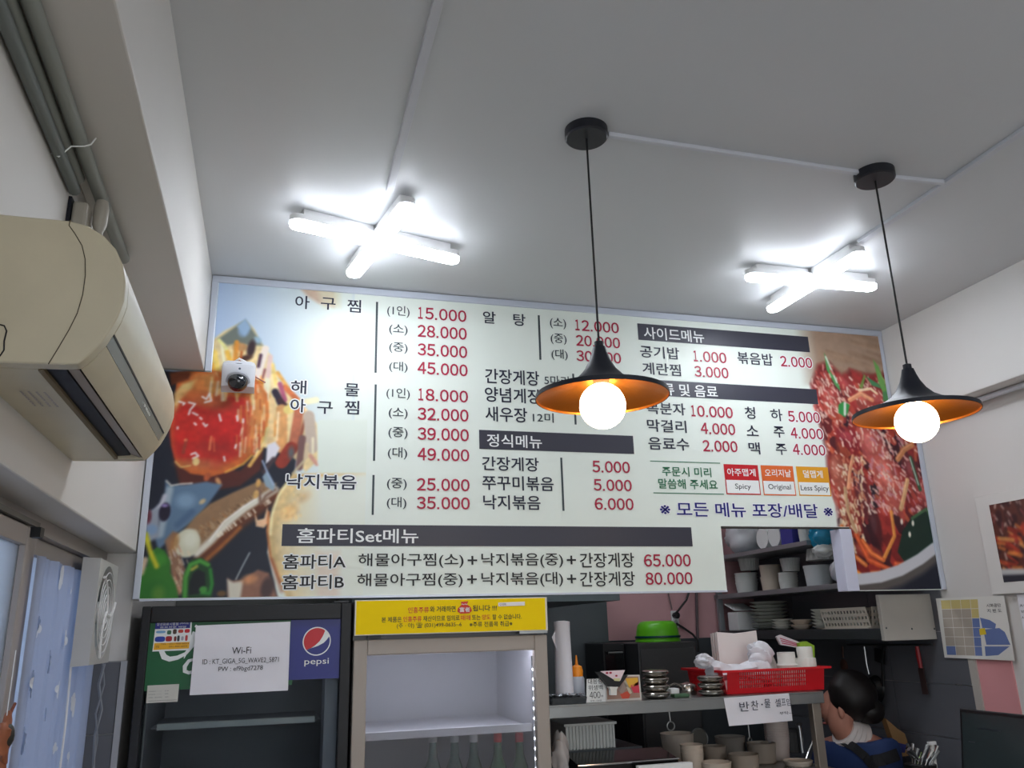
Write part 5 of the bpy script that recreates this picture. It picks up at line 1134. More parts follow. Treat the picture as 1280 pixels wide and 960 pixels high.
# ================================================================ SERVING SHELF
SY0, SY1 = 2.90, 3.27; zT = at(857, 873, SY0).z
xa, xb = X1+.004, at(1029, 864, SY0).x
ss = thing('serving_shelf', 'stainless steel serving shelf on posts beside the taupe fridge', 'shelf', ((xa+xb)/2, 3.08, 0))
lipz = zT-sz(14.5, at(857, 873, SY0))
B().box(xa, xb, SY0, SY1, zT-.006, zT).build('shelf_top', STEEL, ss, bevel=.001)
B().box(xa, xb, SY0, SY0+.006, lipz, zT-.006).build('front_lip', STEEL, ss, bevel=.001)
B().box(xb-.006, xb, SY0+.006, SY1, lipz, zT-.006).build('side_lip', STEEL, ss)
DZ = R(-.52)
B().box(xa, xb+.02, SY0, 3.45, DZ-.03, DZ).build('counter_top', STEEL, ss, bevel=.002)
B().box(xa, xb, SY0+.02, 3.43, 0, DZ-.03).build('counter_body', DSTEEL, ss)
for (x, y) in ((xb-.05, SY0+.008), (xb-.05, SY1-.04), (xa+.0, SY1-.04)):
    B().box(x, x+.036, y, y+.03, DZ, lipz if y < 3 else zT-.006).build('post', mat('post_steel', (150, 140, 130), .35, metal=.6), ss, bevel=.002)
YI = 3.0
def stand(px, Y=YI, py=870): return Vector((at(px, py, Y).x, Y, zT))
# paper roll upright
p = stand(706); r = sz(11.5, p); ht = at(706, 776, YI).z-zT
t_ = thing('bag_roll', 'tall white roll of plastic bags standing on the serving shelf', 'roll', p)
B().lathe([(r*.9, 0), (r*1.0, ht*.1), (r*.92, ht*.5), (r*.86, ht*.86), (r*.88, ht*.99), (r*.3, ht)], p, 28, wob=lambda i: 1+.03*math.sin(i*3.1)).build('roll_body', PAPER, t_, smooth=True)
B().add([(p.x-r*.9, p.y-.004, zT+ht*.72), (p.x-r*1.35, p.y-.012, zT+ht*.8), (p.x-r*.88, p.y-.01, zT+ht*.88), (p.x-r*.7, p.y-.012, zT+ht*.6)], [(0, 1, 2), (0, 3, 1)]).build('loose_flap', PAPER, t_)
# sauce bottle
p = stand(722.5, 3.02); r = sz(9, p); hb_ = at(722, 845, 3.02).z-zT; hc = at(722, 833, 3.02).z-zT; hn = at(722, 819, 3.02).z-zT
t_ = thing('sauce_bottle', 'clear squeeze bottle with an orange pointed cap', 'bottle', p)
B().lathe([(r*.9, 0), (r, .008), (r, hb_*.9), (r*.8, hb_)], p, 24).build('bottle_body', mat('milky_bottle', (190, 196, 206), .3), t_, smooth=True)
B().lathe([(r*.82, hb_-.004), (r*.86, hb_+.018), (r*.7, hc), (r*.22, hc+.006), (r*.1, hn)], p, 24).build('orange_cap', mat('orange_cap', (250, 150, 30), .35), t_, smooth=True)
# tray with foil
p = stand(709, 2.94)
t_ = thing('foil_tray', 'clear plastic wrapped tray lying on the serving shelf', 'tray', p)
a_, b_ = at(686, 880, 2.93).x+.006, at(734, 878, 2.93).x-.012
B().add([(a_, 2.91, zT), (b_, 2.91, zT), (b_-.004, 3.0-.03, zT), (a_, 3.0-.03, zT), (a_, 2.905, zT+.022), (b_+.003, 2.905, zT+.022), (b_+.002, 2.972, zT+.026), (a_, 2.972, zT+.026)], [(0, 1, 2, 3), (4, 5, 6, 7), (0, 1, 5, 4), (1, 2, 6, 5), (2, 3, 7, 6), (3, 0, 4, 7)]).build('tray_body', mat('dark_tray', (60, 64, 68), .25, bump=.6, bscale=90), t_)
mb = B(); N_ = 16; vs = []
for j in range(7):
    for i in range(N_): vs.append((a_+(b_-a_)*i/(N_-1), 2.908+.062*j/6, zT+.027+.008*rng.random()))
mb.add(vs, [(j*N_+i, j*N_+i+1, (j+1)*N_+i+1, (j+1)*N_+i) for j in range(6) for i in range(N_-1)]).build('crumpled_film', mat('foil', (176, 182, 188), .2, metal=.7), t_)
# price sign + picture board
ps = thing('price_card', 'white price card reading 400 beside a food picture on the serving shelf', 'sign', stand(766, 2.93))
Yp = 2.93
def card(pts, Y, name, m, parent, th=.002):
    P = [at(x, y, Y) for x, y in pts]; mn = min(q.z for q in P)
    for q in P:
        if q.z < zT+.012: q.z = zT+.0005
    B().prism(P, (0, th, 0)).build(name, m, parent)
card([(733.5, 849), (757, 847.5), (757.5, 877), (733, 878.5)], Yp, 'card', HALO, ps)
card([(757.6, 844), (799.5, 843.5), (802, 873), (757.6, 876.5)], Yp+.003, 'picture_card', mat('pic_border', (210, 204, 196), .5), ps)
c3 = [(759, 846), (798, 845.5), (800, 872), (759, 874.5)]
sheet(c3, Yp+.0026, .0004).build('picture_ground', mat('pic_ground', (172, 134, 116), .5), ps)
for i, (q, col) in enumerate(((([(782, 848), (797, 847), (798, 856), (786, 860)]), (236, 180, 60)), (([(788, 857), (798, 852), (799.5, 866), (792, 866)]), (214, 60, 80)), (([(775, 868), (784, 864), (788, 868), (786, 873), (778, 873.5)]), (214, 84, 60)), (([(772, 862), (780, 852), (784, 858), (778, 868)]), (170, 150, 140)), (([(780, 852), (782, 850), (790, 866), (787, 868)]), (206, 196, 170)))):
    sheet(q, Yp+.0016, .0003).build('picture_patch', mat('pic_%d' % i, col, .5), ps)
mb = Lines()
for s, a__, b__, c__, d__, h__ in (('대용량', 735, 852, 753, 851.4, 6.5), ('위생백', 735.5, 859.8, 753.5, 859, 6.2), ('400', 737, 869, 750.5, 868.4, 8), ('매', 751.3, 870, 753.8, 870, 2.6), ('입장~150원', 738, 876.2, 752, 875.4, 1.8)): T(mb, s, a__, b__, c__, d__, h__, Yp-.0008, .0)
mb.build('card_lettering', INKB, ps)
mb = Lines(); T(mb, '황칠', 722.5, 858.5, 732, 858, 4.5, 2.99, 0); T(mb, '뽕', 726, 866, 732, 866, 4.5, 2.99, 0); mb.build('side_lettering', INKB, ps) if False else None
# black triangular holder
th2 = thing('triangle_holder', 'black triangular card holder with a pink-printed white card', 'holder', at(765, 858, 2.915))
Yh = 2.90
pts = [(746, 840), (785, 844), (774, 859), (760, 858)]
B().prism([at(x, y, Yh) for x, y in pts], (0, .022, 0)).build('holder_body', BLACKM, th2)
sheet([(750, 839), (781, 837.5), (775, 851), (768, 850)], Yh-.002, .002).build('white_card', mat('pinkish_card', (236, 214, 218), .5), th2)
sheet([(766.5, 848), (775, 848), (774.6, 851.5), (768, 851)], Yh-.0042, .0005).build('cream_patch', mat('cream_patch', (214, 206, 150), .5), th2)
mb = Lines(); T(mb, '●●', 757, 841.4, 765, 840.8, 2.6, Yh-.0046, 0); T(mb, '●', 769, 844.8, 772, 844.6, 2.4, Yh-.0046, 0); mb.build('card_dots', RED, th2)
B().prism([at(x, y, Yh) for x, y in [(761, 858.5), (773, 858.5), (771, 862), (771, 869), (763.5, 869), (763.5, 862)]], (0, .018, 0)).build('white_neck', MELW, th2)
# steel lidded bowls, stacked
BW = mat('steel_bowl', (176, 170, 162), .2, metal=.95)
def bowls(px, wpx, n, group, labs, Y, pyt, pyb=873):
    p = Vector((at(px, 860, Y).x, Y, zT)); r = sz(wpx/2, p); st_ = (at(px, pyt, Y).z-zT)/n
    for i in range(n):
        t_ = thing('steel_bowl', labs+', '+['bottom one', 'second from the bottom', 'third from the bottom', 'fourth from the bottom', 'top one'][i if i < n-1 else 4], 'bowl', (p.x, Y, zT+i*st_), group)
        B().lathe([(r*.62, 0), (r*.8, st_*.12), (r*.98, st_*.5), (r, st_*.62), (r*.96, st_*.66)], (p.x, Y, zT+i*st_), 36).build('bowl_body', BW, t_, smooth=True)
        B().lathe([(r*.97, st_*.66), (r*1.01, st_*.7), (r*.97, st_*.84), (r*.8, st_*.96), (r*.62, st_*.985), (0, st_*.985)], (p.x, Y, zT+i*st_), 36).build('bowl_lid', BW, t_, smooth=True)
bowls(820, 34, 4, 'left stack of steel bowls', 'lidded steel rice bowl in the taller left stack', 2.965, 837)
bowls(889, 33, 3, 'right stack of steel bowls', 'lidded steel rice bowl in the stack before the red basket', 2.955, 844)
p = stand(860, 3.06); r = sz(12, p)
t_ = thing('steel_ladle_pot', 'small steel pot with lid between the bowl stacks', 'pot', p)
B().lathe([(r*.9, 0), (r, .006), (r*.95, .03), (r*.8, .038), (0, .046)], p, 28).build('pot_body', BW, t_, smooth=True)
B().tube([p+Vector((-r*.6, 0, .03)), p+Vector((-r*1.6, -.01, .042)), p+Vector((-r*2.3, -.02, .035))], .004, 6).build('handle', BW, t_)
p = stand(843, 2.99); tag(B().box(p.x-.018, p.x+.018, 2.98, 3.02, zT, zT+.03).build('plastic_block', WHITEP, bevel=.004), 'small white plastic block between the bowl stacks', 'plastic block')
p = stand(850, 2.96); tag(B().box(p.x-.03, p.x+.03, 2.94, 2.98, zT, zT+.012).build('green_sponge', mat('sponge', (70, 100, 74), .9), bevel=.003), 'flat dull green sponge on the serving shelf', 'sponge')

# ---------------------------------------------------------------- red basket and contents
bk2 = thing('red_basket', 'red plastic basket with slotted sides on the serving shelf', 'basket', stand(968, 3.1))
bx0, bx1 = at(908, 855, 2.955).x, at(1028, 850, 2.955).x; by0, by1 = 2.955, 3.235; bh = at(970, 838, 2.945).z-zT
o_ = .012
hf = lambda i, j: 5 < i < 76 and 1 < j < 12
def slotted(P, U, V, nu, nv, lo, hi, name='basket_side'):
    holed_wall(P, U, V, nu, nv, .0025, hole=lambda i, j: lo < i < hi and j > 1, vw=2.4).build(name, REDP, bk2)
slotted((bx0, by0, zT+.002), (bx1-bx0, 0, 0), (0, -o_, bh), 44, 5, 9, 72)
slotted((bx0, by1, zT+.002), (0, by0-by1, 0), (-o_, 0, bh), 30, 4, 4, 57)
slotted((bx1, by0, zT+.002), (0, by1-by0, 0), (o_, 0, bh), 30, 4, 4, 57)
slotted((bx1, by1, zT+.002), (bx0-bx1, 0, 0), (0, o_, bh), 44, 5, 4, 85)
B().box(bx0, bx1, by0, by1, zT+.001, zT+.005).build('basket_floor', REDP, bk2)
rz = zT+bh
mb = B(); e = .016
mb.box(bx0-o_-e, bx1+o_+e, by0-o_-e, by0-o_, rz, rz+.008); mb.box(bx0-o_-e, bx1+o_+e, by1+o_, by1+o_+e, rz, rz+.008)
mb.box(bx0-o_-e, bx0-o_, by0-o_, by1+o_, rz, rz+.008); mb.box(bx1+o_, bx1+o_+e, by0-o_, by1+o_, rz, rz+.008); mb.build('rim', REDP, bk2)
ribbon([(1004, 852), (1010, 857), (1018, 852), (1024, 856)], 1.2, by0-.012, 'side_lettering', mat('dark_red', (110, 10, 20), .4), bk2) if False else None
# contents rest on the basket floor
zf = zT+.0055
def inb(px, Y): return at(px, 850, Y).x
p = Vector((inb(918, 3.14), 3.14, 0))
t_ = thing('napkin_stack', 'upright stack of white napkins in the red basket', 'napkins', (p.x, 3.14, zf))
a_, b_ = at(893, 800, 3.14), at(943, 800, 3.14)
for k in range(6):
    dx = random.uniform(-.004, .004); B().add([(a_.x+dx, 3.11+k*.01, zf), (b_.x+dx, 3.11+k*.01, zf), (b_.x+dx-.004, 3.11+k*.01, at(941, 788+k*.3, 3.14).z), ((a_.x+b_.x)/2, 3.11+k*.01, at(915, 791.5, 3.14).z-.002), (a_.x+dx-.002, 3.11+k*.01, at(893, 790+k*.4, 3.14).z), (a_.x+dx, 3.115+k*.01, zf), (b_.x+dx, 3.115+k*.01, zf), (b_.x+dx-.004, 3.115+k*.01, at(941, 788+k*.3, 3.14).z), ((a_.x+b_.x)/2, 3.115+k*.01, at(915, 791.5, 3.14).z-.002), (a_.x+dx-.002, 3.115+k*.01, at(893, 790+k*.4, 3.14).z)], [(0, 1, 2, 3, 4), (5, 9, 8, 7, 6), (0, 5, 6, 1), (1, 6, 7, 2), (2, 7, 8, 3), (3, 8, 9, 4), (4, 9, 5, 0)]).build('napkin', mat('napkin', (236, 226, 222), .8), t_)
# takeaway tub tilted
c0 = at(960, 812, 3.13); r = sz(25, c0)
t_ = thing('takeaway_tub', 'round white takeaway tub standing on edge in the red basket', 'tub', c0)
axv = Vector((.62, -.70, .25)).normalized(); c1_ = Vector((c0.x, 3.13, zf+r*.97))
B().lathe([(r*.82, -.05), (r*.86, -.046), (r*.95, -.01), (r, -.006), (r, .006), (r*.94, .008), (r*.9, .002), (0, .002)], c1_, 40, axv).build('tub_body', MELW, t_, smooth=True)
# plastic bag in front
c0 = at(915, 829, 3.02); 
t_ = thing('white_bag', 'crumpled white plastic bag lying along the front of the red basket', 'bag', c0)
mb = B(); vs = []; fs = []; n1, n2 = 40, 14
X_a, X_b = at(872, 830, 3.0).x, at(968, 826, 3.0).x
for i in range(n1+1):
    u = i/n1; x = X_a+(X_b-X_a)*u; hgt = .062*(1-abs(2*u-1)**6)+.012*math.sin(9*u)+.022*(u > .75)*(u-.75)*4
    for j in range(n2):
        a0 = 2*PI*j/n2; w_ = .035*(1-abs(2*u-1)**8)*(1+.2*math.sin(13*u+2*j))
        vs.append((max(x, bx0-.03), 3.02+w_*math.cos(a0), rz-.015+(hgt*.5)*(math.sin(a0))*(1+.18*math.sin(17*u+3*j))+hgt*.25))
for i in range(n1):
    for j in range(n2): fs.append((i*n2+j, i*n2+(j+1) % n2, (i+1)*n2+(j+1) % n2, (i+1)*n2+j))
fs += [tuple(range(n2)), tuple(range(n1*n2, n1*n2+n2))]
mb.add(vs, fs).build('bag_body', mat('bag_white', (228, 228, 234), .35, bump=.4, bscale=30, coat=.2), t_, smooth=True)
bagmesh(at(880, 826, 3.02), .035, .03, .024, .25, 9).build('bag_knot', MATS['bag_white'], t_, smooth=True)
bagmesh(at(950, 818, 3.03), .05, .03, .045, .22, 5).build('bag_fold', MATS['bag_white'], t_, smooth=True)
# booklet, green wrap, tubs
t_ = thing('folded_leaflet', 'white leaflet printed in pink stripes lying across the tubs', 'leaflet', at(988, 805, 3.16))
B().prism([at(971, 796, 3.17), at(976, 793.5, 3.17), at(1003, 804, 3.17), at(999, 810, 3.17), at(976, 806, 3.17)], (0, .012, 0)).build('leaflet_body', mat('leaflet', (232, 222, 228), .5), t_)
for k in range(3): sheet([(975+k*1.2, 797.2+k*3), (996+k*.8, 804+k*1.6), (996+k*.8, 805+k*1.6), (975+k*1.2, 798.4+k*3)], 3.1695, .0004).build('pink_stripe', mat('pink_stripe', (206, 70, 110), .5), t_)
tag(B().prism([at(999, 804, 3.15), at(1008, 801.6, 3.15), at(1018, 807, 3.15), Vector((at(1014, 813, 3.15).x, 3.15, zf)), Vector((at(1003, 812, 3.15).x, 3.15, zf))], (0, .03, 0)).build('green_packet', mat('lime', (150, 190, 50), .4)), 'lime green packet poking out behind the white cups', 'packet')
p = Vector((inb(986, 3.05), 3.05, zf)); r = sz(13, p); h_ = at(986, 815, 3.05).z-zf
tag(B().lathe([(r*.85, 0), (r, h_*.62), (r*1.02, h_*.64), (r*.86, h_*.7), (r*.84, h_)], p, 30).build('white_container', MELW, smooth=True), 'wide white container in the red basket behind its front edge', 'container')
p = Vector((inb(1010, 3.02), 3.02, zf)); r = sz(12.5, p); h_ = at(1010, 808, 3.02).z-zf
t_ = thing('white_jar', 'white plastic jar with a narrower cap at the right of the red basket', 'jar', p)
B().lathe([(r*.95, 0), (r, .006), (r, h_*.7), (r*.97, h_*.72)], p, 30).build('jar_body', MELW, t_, smooth=True)
B().lathe([(r*.76, h_*.72), (r*.78, h_*.95), (r*.7, h_), (0, h_)], p, 30).build('jar_cap', MELW, t_, smooth=True)
# handwritten sheet
hs = thing('self_service_note', 'white handwritten note taped to the edge of the serving shelf', 'paper notice', at(948, 886, 2.893))
P4 = [(904.5, 872.5), (986, 866.5), (991.5, 901), (911, 907.5)]
mb = B(); vs = []; N_ = 10
for j in range(N_+1):
    for i in range(N_+1):
        u, v = i/N_, j/N_; q0 = (P4[0][0]*(1-u)+P4[1][0]*u, P4[0][1]*(1-u)+P4[1][1]*u); q1 = (P4[3][0]*(1-u)+P4[2][0]*u, P4[3][1]*(1-u)+P4[2][1]*u)
        p = at(q0[0]*(1-v)+q1[0]*v, q0[1]*(1-v)+q1[1]*v, 2.897); vs.append(p+Vector((0, -.004*v*v*math.sin(u*4+.5), 0)))
mb.add(vs, [(j*(N_+1)+i, j*(N_+1)+i+1, (j+1)*(N_+1)+i+1, (j+1)*(N_+1)+i) for j in range(N_) for i in range(N_)]).build('sheet', PAPER, hs, smooth=True)
mb = Lines()
for s, a__, b__, c__, d__, h__ in (('반', 924.5, 883.5, 936.5, 882.8, 12), ('찬', 939, 882, 948, 881.4, 12), ('·', 951.5, 880.7, 953.5, 880.6, 2), ('물', 955.5, 879.4, 963, 879, 11), ('셀', 969, 878.6, 976, 878.2, 10), ('프', 977, 877.6, 982, 877.3, 8), ('임', 983, 877.8, 988.5, 877.5, 9), ('부탁~', 974.5, 892.3, 989.5, 890.3, 4)): T(mb, s, a__, b__, c__, d__, h__, 2.8915, 0)
mb.build('handwriting', INK, hs)

# ---------------------------------------------------------------- under the shelf
# ribbed crate
rb = thing('ribbed_tub', 'rectangular white ribbed tub under the left of the serving shelf', 'tub', at(738, 938, 3.12))
a_, b_ = at(704, 905, 3.12), at(770, 903, 3.12); zb_ = at(740, 936, 3.12).z; zt3 = at(740, 903, 3.12).z
mb = B(); n = 15
for k in range(n):
    x = a_.x+.012+(b_.x-.012-a_.x-.012)*k/(n-1); mb.box(x-.0035, x+.0035, 3.118, 3.126, zb_, zt3-.01)
mb.build('rib_wall', RIB, rb, kind='stuff')
B().box(a_.x+.008, b_.x-.008, 3.124, 3.30, zb_, zt3-.01).build('tub_body', RIB, rb, bevel=.004)
B().box(a_.x, b_.x, 3.112, 3.31, zt3-.01, zt3).build('rim', RIB, rb, bevel=.002)
tag(B().box(xa+.01, at(800, 930, 3.12).x, 3.10, 3.40, DZ, zb_).build('steel_riser', DSTEEL), 'low dark steel riser under the white ribbed tub', 'riser')
# glossy black box with chrome edge
a_, b_ = at(722, 960, 2.96), at(848, 948, 2.96)
gb_ = thing('black_grill', 'glossy black countertop grill with a chrome front edge', 'grill', ((a_.x+b_.x)/2, 3.0, DZ))
z_f = at(785, 952, 2.96).z; z_b = at(785, 937, 3.06).z
B().add([(a_.x, 2.96, DZ), (b_.x, 2.96, DZ), (b_.x, 3.08, DZ), (a_.x, 3.08, DZ), (a_.x, 2.96, z_f), (b_.x, 2.96, z_f), (b_.x-.01, 3.08, z_b), (a_.x-.01, 3.08, z_b)], [(0, 1, 2, 3), (4, 5, 6, 7), (0, 1, 5, 4), (1, 2, 6, 5), (2, 3, 7, 6), (3, 0, 4, 7)]).build('grill_body', mat('gloss_black', (14, 15, 14), .12), gb_, bevel=.003)
B().tube([(a_.x, 2.956, z_f-.002), (b_.x, 2.956, z_f-.002)], .004, 8).build('chrome_edge', mat('chrome', (220, 220, 220), .1, metal=1), gb_)
a_, b_ = at(797, 958, 2.925), at(864, 953, 2.925); tag(B().box(a_.x, b_.x, 2.915, 2.94, DZ, at(830, 955, 2.925).z).build('white_bracket', HALO), 'white plastic strip in front of the black grill', 'strip')
p = at(701, 945, 2.99); tag(bagmesh(p, .028, .03, .07, .2, 12).build('wrapped_spoons', mat('spoon_wrap', (196, 190, 188), .25, coat=.5), smooth=True), 'clear plastic bag of white spoons beside the taupe fridge', 'bag')
# melamine bowls and cups
def cupst(px, pyt, wpx, Y, n, label, group, taper=.85, m=BEIGEW, kind='cup', lip=True):
    p = at(px, pyt, Y); r = sz(wpx/2, p); hh = p.z-DZ; h1 = min(hh, r*1.7) if n > 1 else hh; st_ = (hh-h1)/max(1, n-1)
    for i in range(n):
        zb_ = DZ+i*st_
        nth = '' if n == 1 else ', '+('topmost' if i == n-1 else 'bottom' if i == 0 else ['', 'second', 'third', 'fourth', 'fifth', 'sixth', 'seventh', 'eighth'][i]+' from the bottom')
        o = B().lathe([(0, .003), (r*taper*.9, 0), (r*taper, .004), (r*.98, h1-.003), (r, h1-.001), (r*.95, h1), (r*.93, h1-.004), (r*taper*.9, .012), (0, .012)], (p.x, Y, zb_), 32).build(kind, m, smooth=True)
        tag(o, label+nth, kind, group)
cupst(846, 916, 42, 3.28, 1, 'wide beige bowl at the back behind the black grill', 'beige bowls under the serving shelf')
cupst(864, 930, 29, 3.02, 3, 'beige cup in the narrow stack right of the black grill', 'beige cup stack')
cupst(892, 932, 30, 3.12, 2, 'beige bowl in the stack second from the black grill', 'second bowl stack', .9)
cupst(912, 920, 38, 3.24, 2, 'grey-beige bowl in the stack below the note', 'bowl stack below the note', .9, mat('mel_grey', (186, 178, 168), .4))
cupst(895, 952, 38, 2.97, 1, 'low beige bowl at the front edge of the counter', 'front bowls', .85)
cupst(929, 942, 38, 3.0, 2, 'cream bowl in the front stack below the note', 'front bowl stack', .9)
cupst(951, 928, 36, 3.14, 3, 'cream bowl in the tall stack right of centre', 'right bowl stack', .9)
cupst(969, 901, 30, 3.17, 8, 'white cup in the tallest stack behind the note', 'tallest cup stack', .82, mat('cup_pinkish', (204, 190, 182), .4))
cupst(997, 950, 37, 3.02, 1, 'flat cream lid stack at the right end of the counter', 'right lids', .9)
# round dial scale
p = at(881, 923, 3.2)
t_ = thing('round_strainer', 'round mesh strainer standing up behind the bowls', 'strainer', (p.x, 3.25, DZ))
c0 = Vector((p.x, 3.25, at(881, 923, 3.25).z)); r = sz(12, c0)
B().tube([c0+Vector((r*math.cos(a), 0, r*math.sin(a))) for a in [2*PI*i/28 for i in range(29)]], .003, 6).build('ring', STEEL, t_, smooth=True)
B().lathe([(r*.95, 0), (r*.9, .004)], c0, 28, (0, 1, 0)).build('mesh_disc', mat('mesh_disc', (96, 94, 88), .5, metal=.4), t_)
B().tube([c0-Vector((0, 0, r)), (c0.x, 3.25, DZ)], .004, 6).build('stem', STEEL, t_)
B().box(c0.x-.045, c0.x+.045, 3.235, 3.265, DZ, c0.z-r*.75).build('dark_base', BLACKM, t_)
# hanging hook and ladles under the shelf
def hang(px, py0, py1, Y, r, lab, m, wd=.016):
    a_, b_ = at(px, py0, Y), at(px+3, py1, Y); a_.z = lipz if Y < 2.95 else zT-.006
    t_ = thing('hanging_hook', lab, 'hook', a_); B().tube([a_, b_], r, 6).build('stem', m, t_)
    B().tube([b_+Vector((wd*math.sin(t), 0, -wd+wd*math.cos(t))) for t in [2*PI*i/16 for i in range(17)]], r, 6).build('loop', m, t_, smooth=True)
hang(835, 890, 902, 3.2, .003, 'steel ring hanging below the shelf under the bowl stack', STEEL)
hang(934, 905, 922, 3.2, .003, 'bright steel hook hanging just below the handwritten note', STEEL, .008)
# tap and whisks at the right
p = at(1003, 945, 3.1)
t_ = thing('steel_tap', 'small steel tap and soap pump behind the shelf post', 'tap', (p.x, 3.3, DZ))
q = at(1002, 935, 3.3)
B().tube([(q.x, 3.3, DZ), (q.x, 3.3, at(1002, 912, 3.3).z), (q.x-.002, 3.3, at(1002, 905, 3.3).z)], [.012, .009, .006], 10).build('pump', STEEL, t_, smooth=True)
B().tube([(q.x-.02, 3.29, at(1002, 905, 3.3).z), (q.x+.012, 3.3, at(1002, 905, 3.3).z)], .005, 8).build('pump_head', STEEL, t_)
B().tube([at(1004, 958, 3.28), at(1010, 940, 3.28), at(1018, 921, 3.28)], .004, 6).build('spout', MATS['chrome'], t_)
B().lathe([(.05, 0), (.05, .08), (.04, .09)], (at(990, 945, 3.35).x, 3.35, DZ), 20).build('dark_cup', BLACKM, t_)

# ================================================================ RIGHT WALL PAPERS, POSTER
XW = XR-.004
def sheetx(pts, X, name, m, parent, th=.0006):
    B().prism([atx(x, y, X) for x, y in pts], (-th, 0, 0)).build(name, m, parent)
def TXT(mb, s, xl, yl, xr, yr, h, X, bold=0):
    a, b = atx(xl, yl, X), atx(xr, yr, X); xm, ym = (xl+xr)/2, (yl+yr)/2
    hh = atx(xm, ym-h/2, X).z-atx(xm, ym+h/2, X).z
    ux = Vector((0, -1, (b.z-a.z)/(a.y-b.y))).normalized()
    put_text(mb, s, a-Vector((0, 0, hh/2)), ux, (0, 0, 1), (b-a).length, hh, bold)
mp = thing('district_map', 'paper street map in yellow, grey and blue blocks pinned on the right wall', 'map', atx(1220, 785, XW))
MX = 2.672
sheetx([(1170, 748), (1255, 744.5), (1268.5, 826), (1181, 822)], MX, 'map_sheet', mat('map_paper', (222, 220, 214), .6), mp, .001)
cols = {'y': mat('map_yellow', (200, 184, 120), .6), 'g': mat('map_tan', (170, 160, 148), .6), 'b': mat('map_blue', (104, 122, 172), .6), 'd': mat('map_line', (60, 80, 170), .6)}
for r_i in range(6):
    for c_i in range(4):
        u0, u1_ = c_i/3.9, (c_i+.96)/3.9; v0, v1 = r_i/6, (r_i+.95)/6
        if c_i == 3: u1_ = u0+.19
        def mpx(u, v): 
            ta, tb = (1176, 750.5), (1224, 749); ba, bb2 = (1184, 819), (1230, 820.5)
            x = (ta[0]*(1-u)+tb[0]*u)*(1-v)+(ba[0]*(1-u)+bb2[0]*u)*v; y = (ta[1]*(1-u)+tb[1]*u)*(1-v)+(ba[1]*(1-u)+bb2[1]*u)*v; return (x, y)
        k = 'y' if r_i == 0 or (c_i == 3 and r_i < 2) else 'b' if (c_i == 3 and r_i > 1) or (r_i == 5 and c_i == 0) else 'g'
        sheetx([mpx(u0, v0), mpx(u1_, v0), mpx(u1_, v1), mpx(u0, v1)], MX-.0011, 'map_block', cols[k], mp, .0002)
sheetx([(1225, 772), (1237, 775), (1245, 780), (1244, 786), (1228, 785)], MX-.0011, 'map_block', cols['b'], mp, .0002)
sheetx([(1229, 787), (1249, 785), (1256, 790), (1263, 806), (1233, 806)], MX-.0013, 'map_block', cols['b'], mp, .0002)
sheetx([(1231, 808), (1262, 808), (1248, 819), (1232, 820)], MX-.0013, 'map_block', cols['b'], mp, .0002)
sheetx([(1224, 786), (1231, 785), (1233, 793), (1225, 794)], MX-.0015, 'map_block', mat('map_gold', (226, 196, 50), .6), mp, .0002)
mb = Lines(); TXT(mb, '시화공단', 1233, 757, 1251, 756.5, 4.6, MX-.0016, .01); TXT(mb, '지 번 도', 1234, 763.5, 1252, 763.2, 4.6, MX-.0016, .01); mb.build('map_lettering', INKB, mp)
# poster
po = thing('food_poster', 'white framed food poster on the right wall', 'poster', atx(1260, 670, XW))
q0 = atx(1222.5, 622, XW)
zt4, zb4 = q0.z, R(.085)
B().box(XW-.02, XW, 1.85, q0.y, zb4, zt4).build('poster_board', mat('poster_white', (214, 212, 208), .5), po, bevel=.003)
q1 = atx(1236.5, 631.5, XW-.02); q2 = atx(1256, 728, XW-.02)
PX_ = XW-.021
Pc = Canvas(-q1.y, -1.95, q2.z, q1.z, .004, (92, 50, 44), P=lambda x, y: (lambda v: Vector((-v.y, 0, v.z)))(atx(x, y, PX_)))
c_ = Pc
def bits2(n, x0_, x1_, y0_, y1_, cols_, l0, l1, w0, w1, ang):
    for k in range(n):
        x = x0_+rng.random()*(x1_-x0_); y = y0_+rng.random()*(y1_-y0_); a = math.radians(ang)+(rng.random()-.5); l = l0+rng.random()*(l1-l0)
        c_.line([(x, y), (x+l*math.cos(a), y+l*math.sin(a))], w0+rng.random()*(w1-w0), cols_[rng.integers(len(cols_))], 1, .8)
bits2(140, 1236, 1600, 560, 690, [(70, 44, 44), (56, 34, 40)], 8, 20, 4, 8, 80); bits2(260, 1240, 1620, 540, 700, [(214, 190, 180), (150, 80, 80), (230, 214, 200)], 3, 9, 1, 2, 75)
bits2(300, 1244, 1640, 650, 720, [(206, 120, 60), (180, 60, 44), (226, 160, 90), (150, 50, 40)], 6, 18, 2, 5, 20)
c_.poly([(1248, 711), (1330, 711), (1720, 726), (1720, 820), (1248, 760)], (190, 190, 190), 1.5); c_.poly([(1250, 719), (1330, 716), (1720, 738), (1720, 830), (1250, 760)], (52, 52, 62), 2)
Pc.finish(6)
Pc.mesh('poster_print', po, 0, lambda x, z: x < 1e9, toW=lambda co: np.stack([np.full(len(co), PX_), -co[:, 0], co[:, 2]], 1))
# notice below the poster
nt_ = thing('wall_notice', 'white printed notice cut by the right edge below the poster', 'paper notice', atx(1275, 800, XW))
a_ = atx(1266, 741, XW-.022)
B().box(XW-.006, XW-.003, 1.9, a_.y, R(-.17), R(.083)).build('sheet', PAPER, nt_)
mb = Lines(); TXT(mb, '처', 1274, 757.5, 1281, 757, 4, XW-.0066); TXT(mb, '보 처', 1276, 764.5, 1286, 764, 4, XW-.0066); TXT(mb, '사 실', 1277, 772, 1288, 771.5, 4, XW-.0066); mb.build('lettering', INKB, nt_)

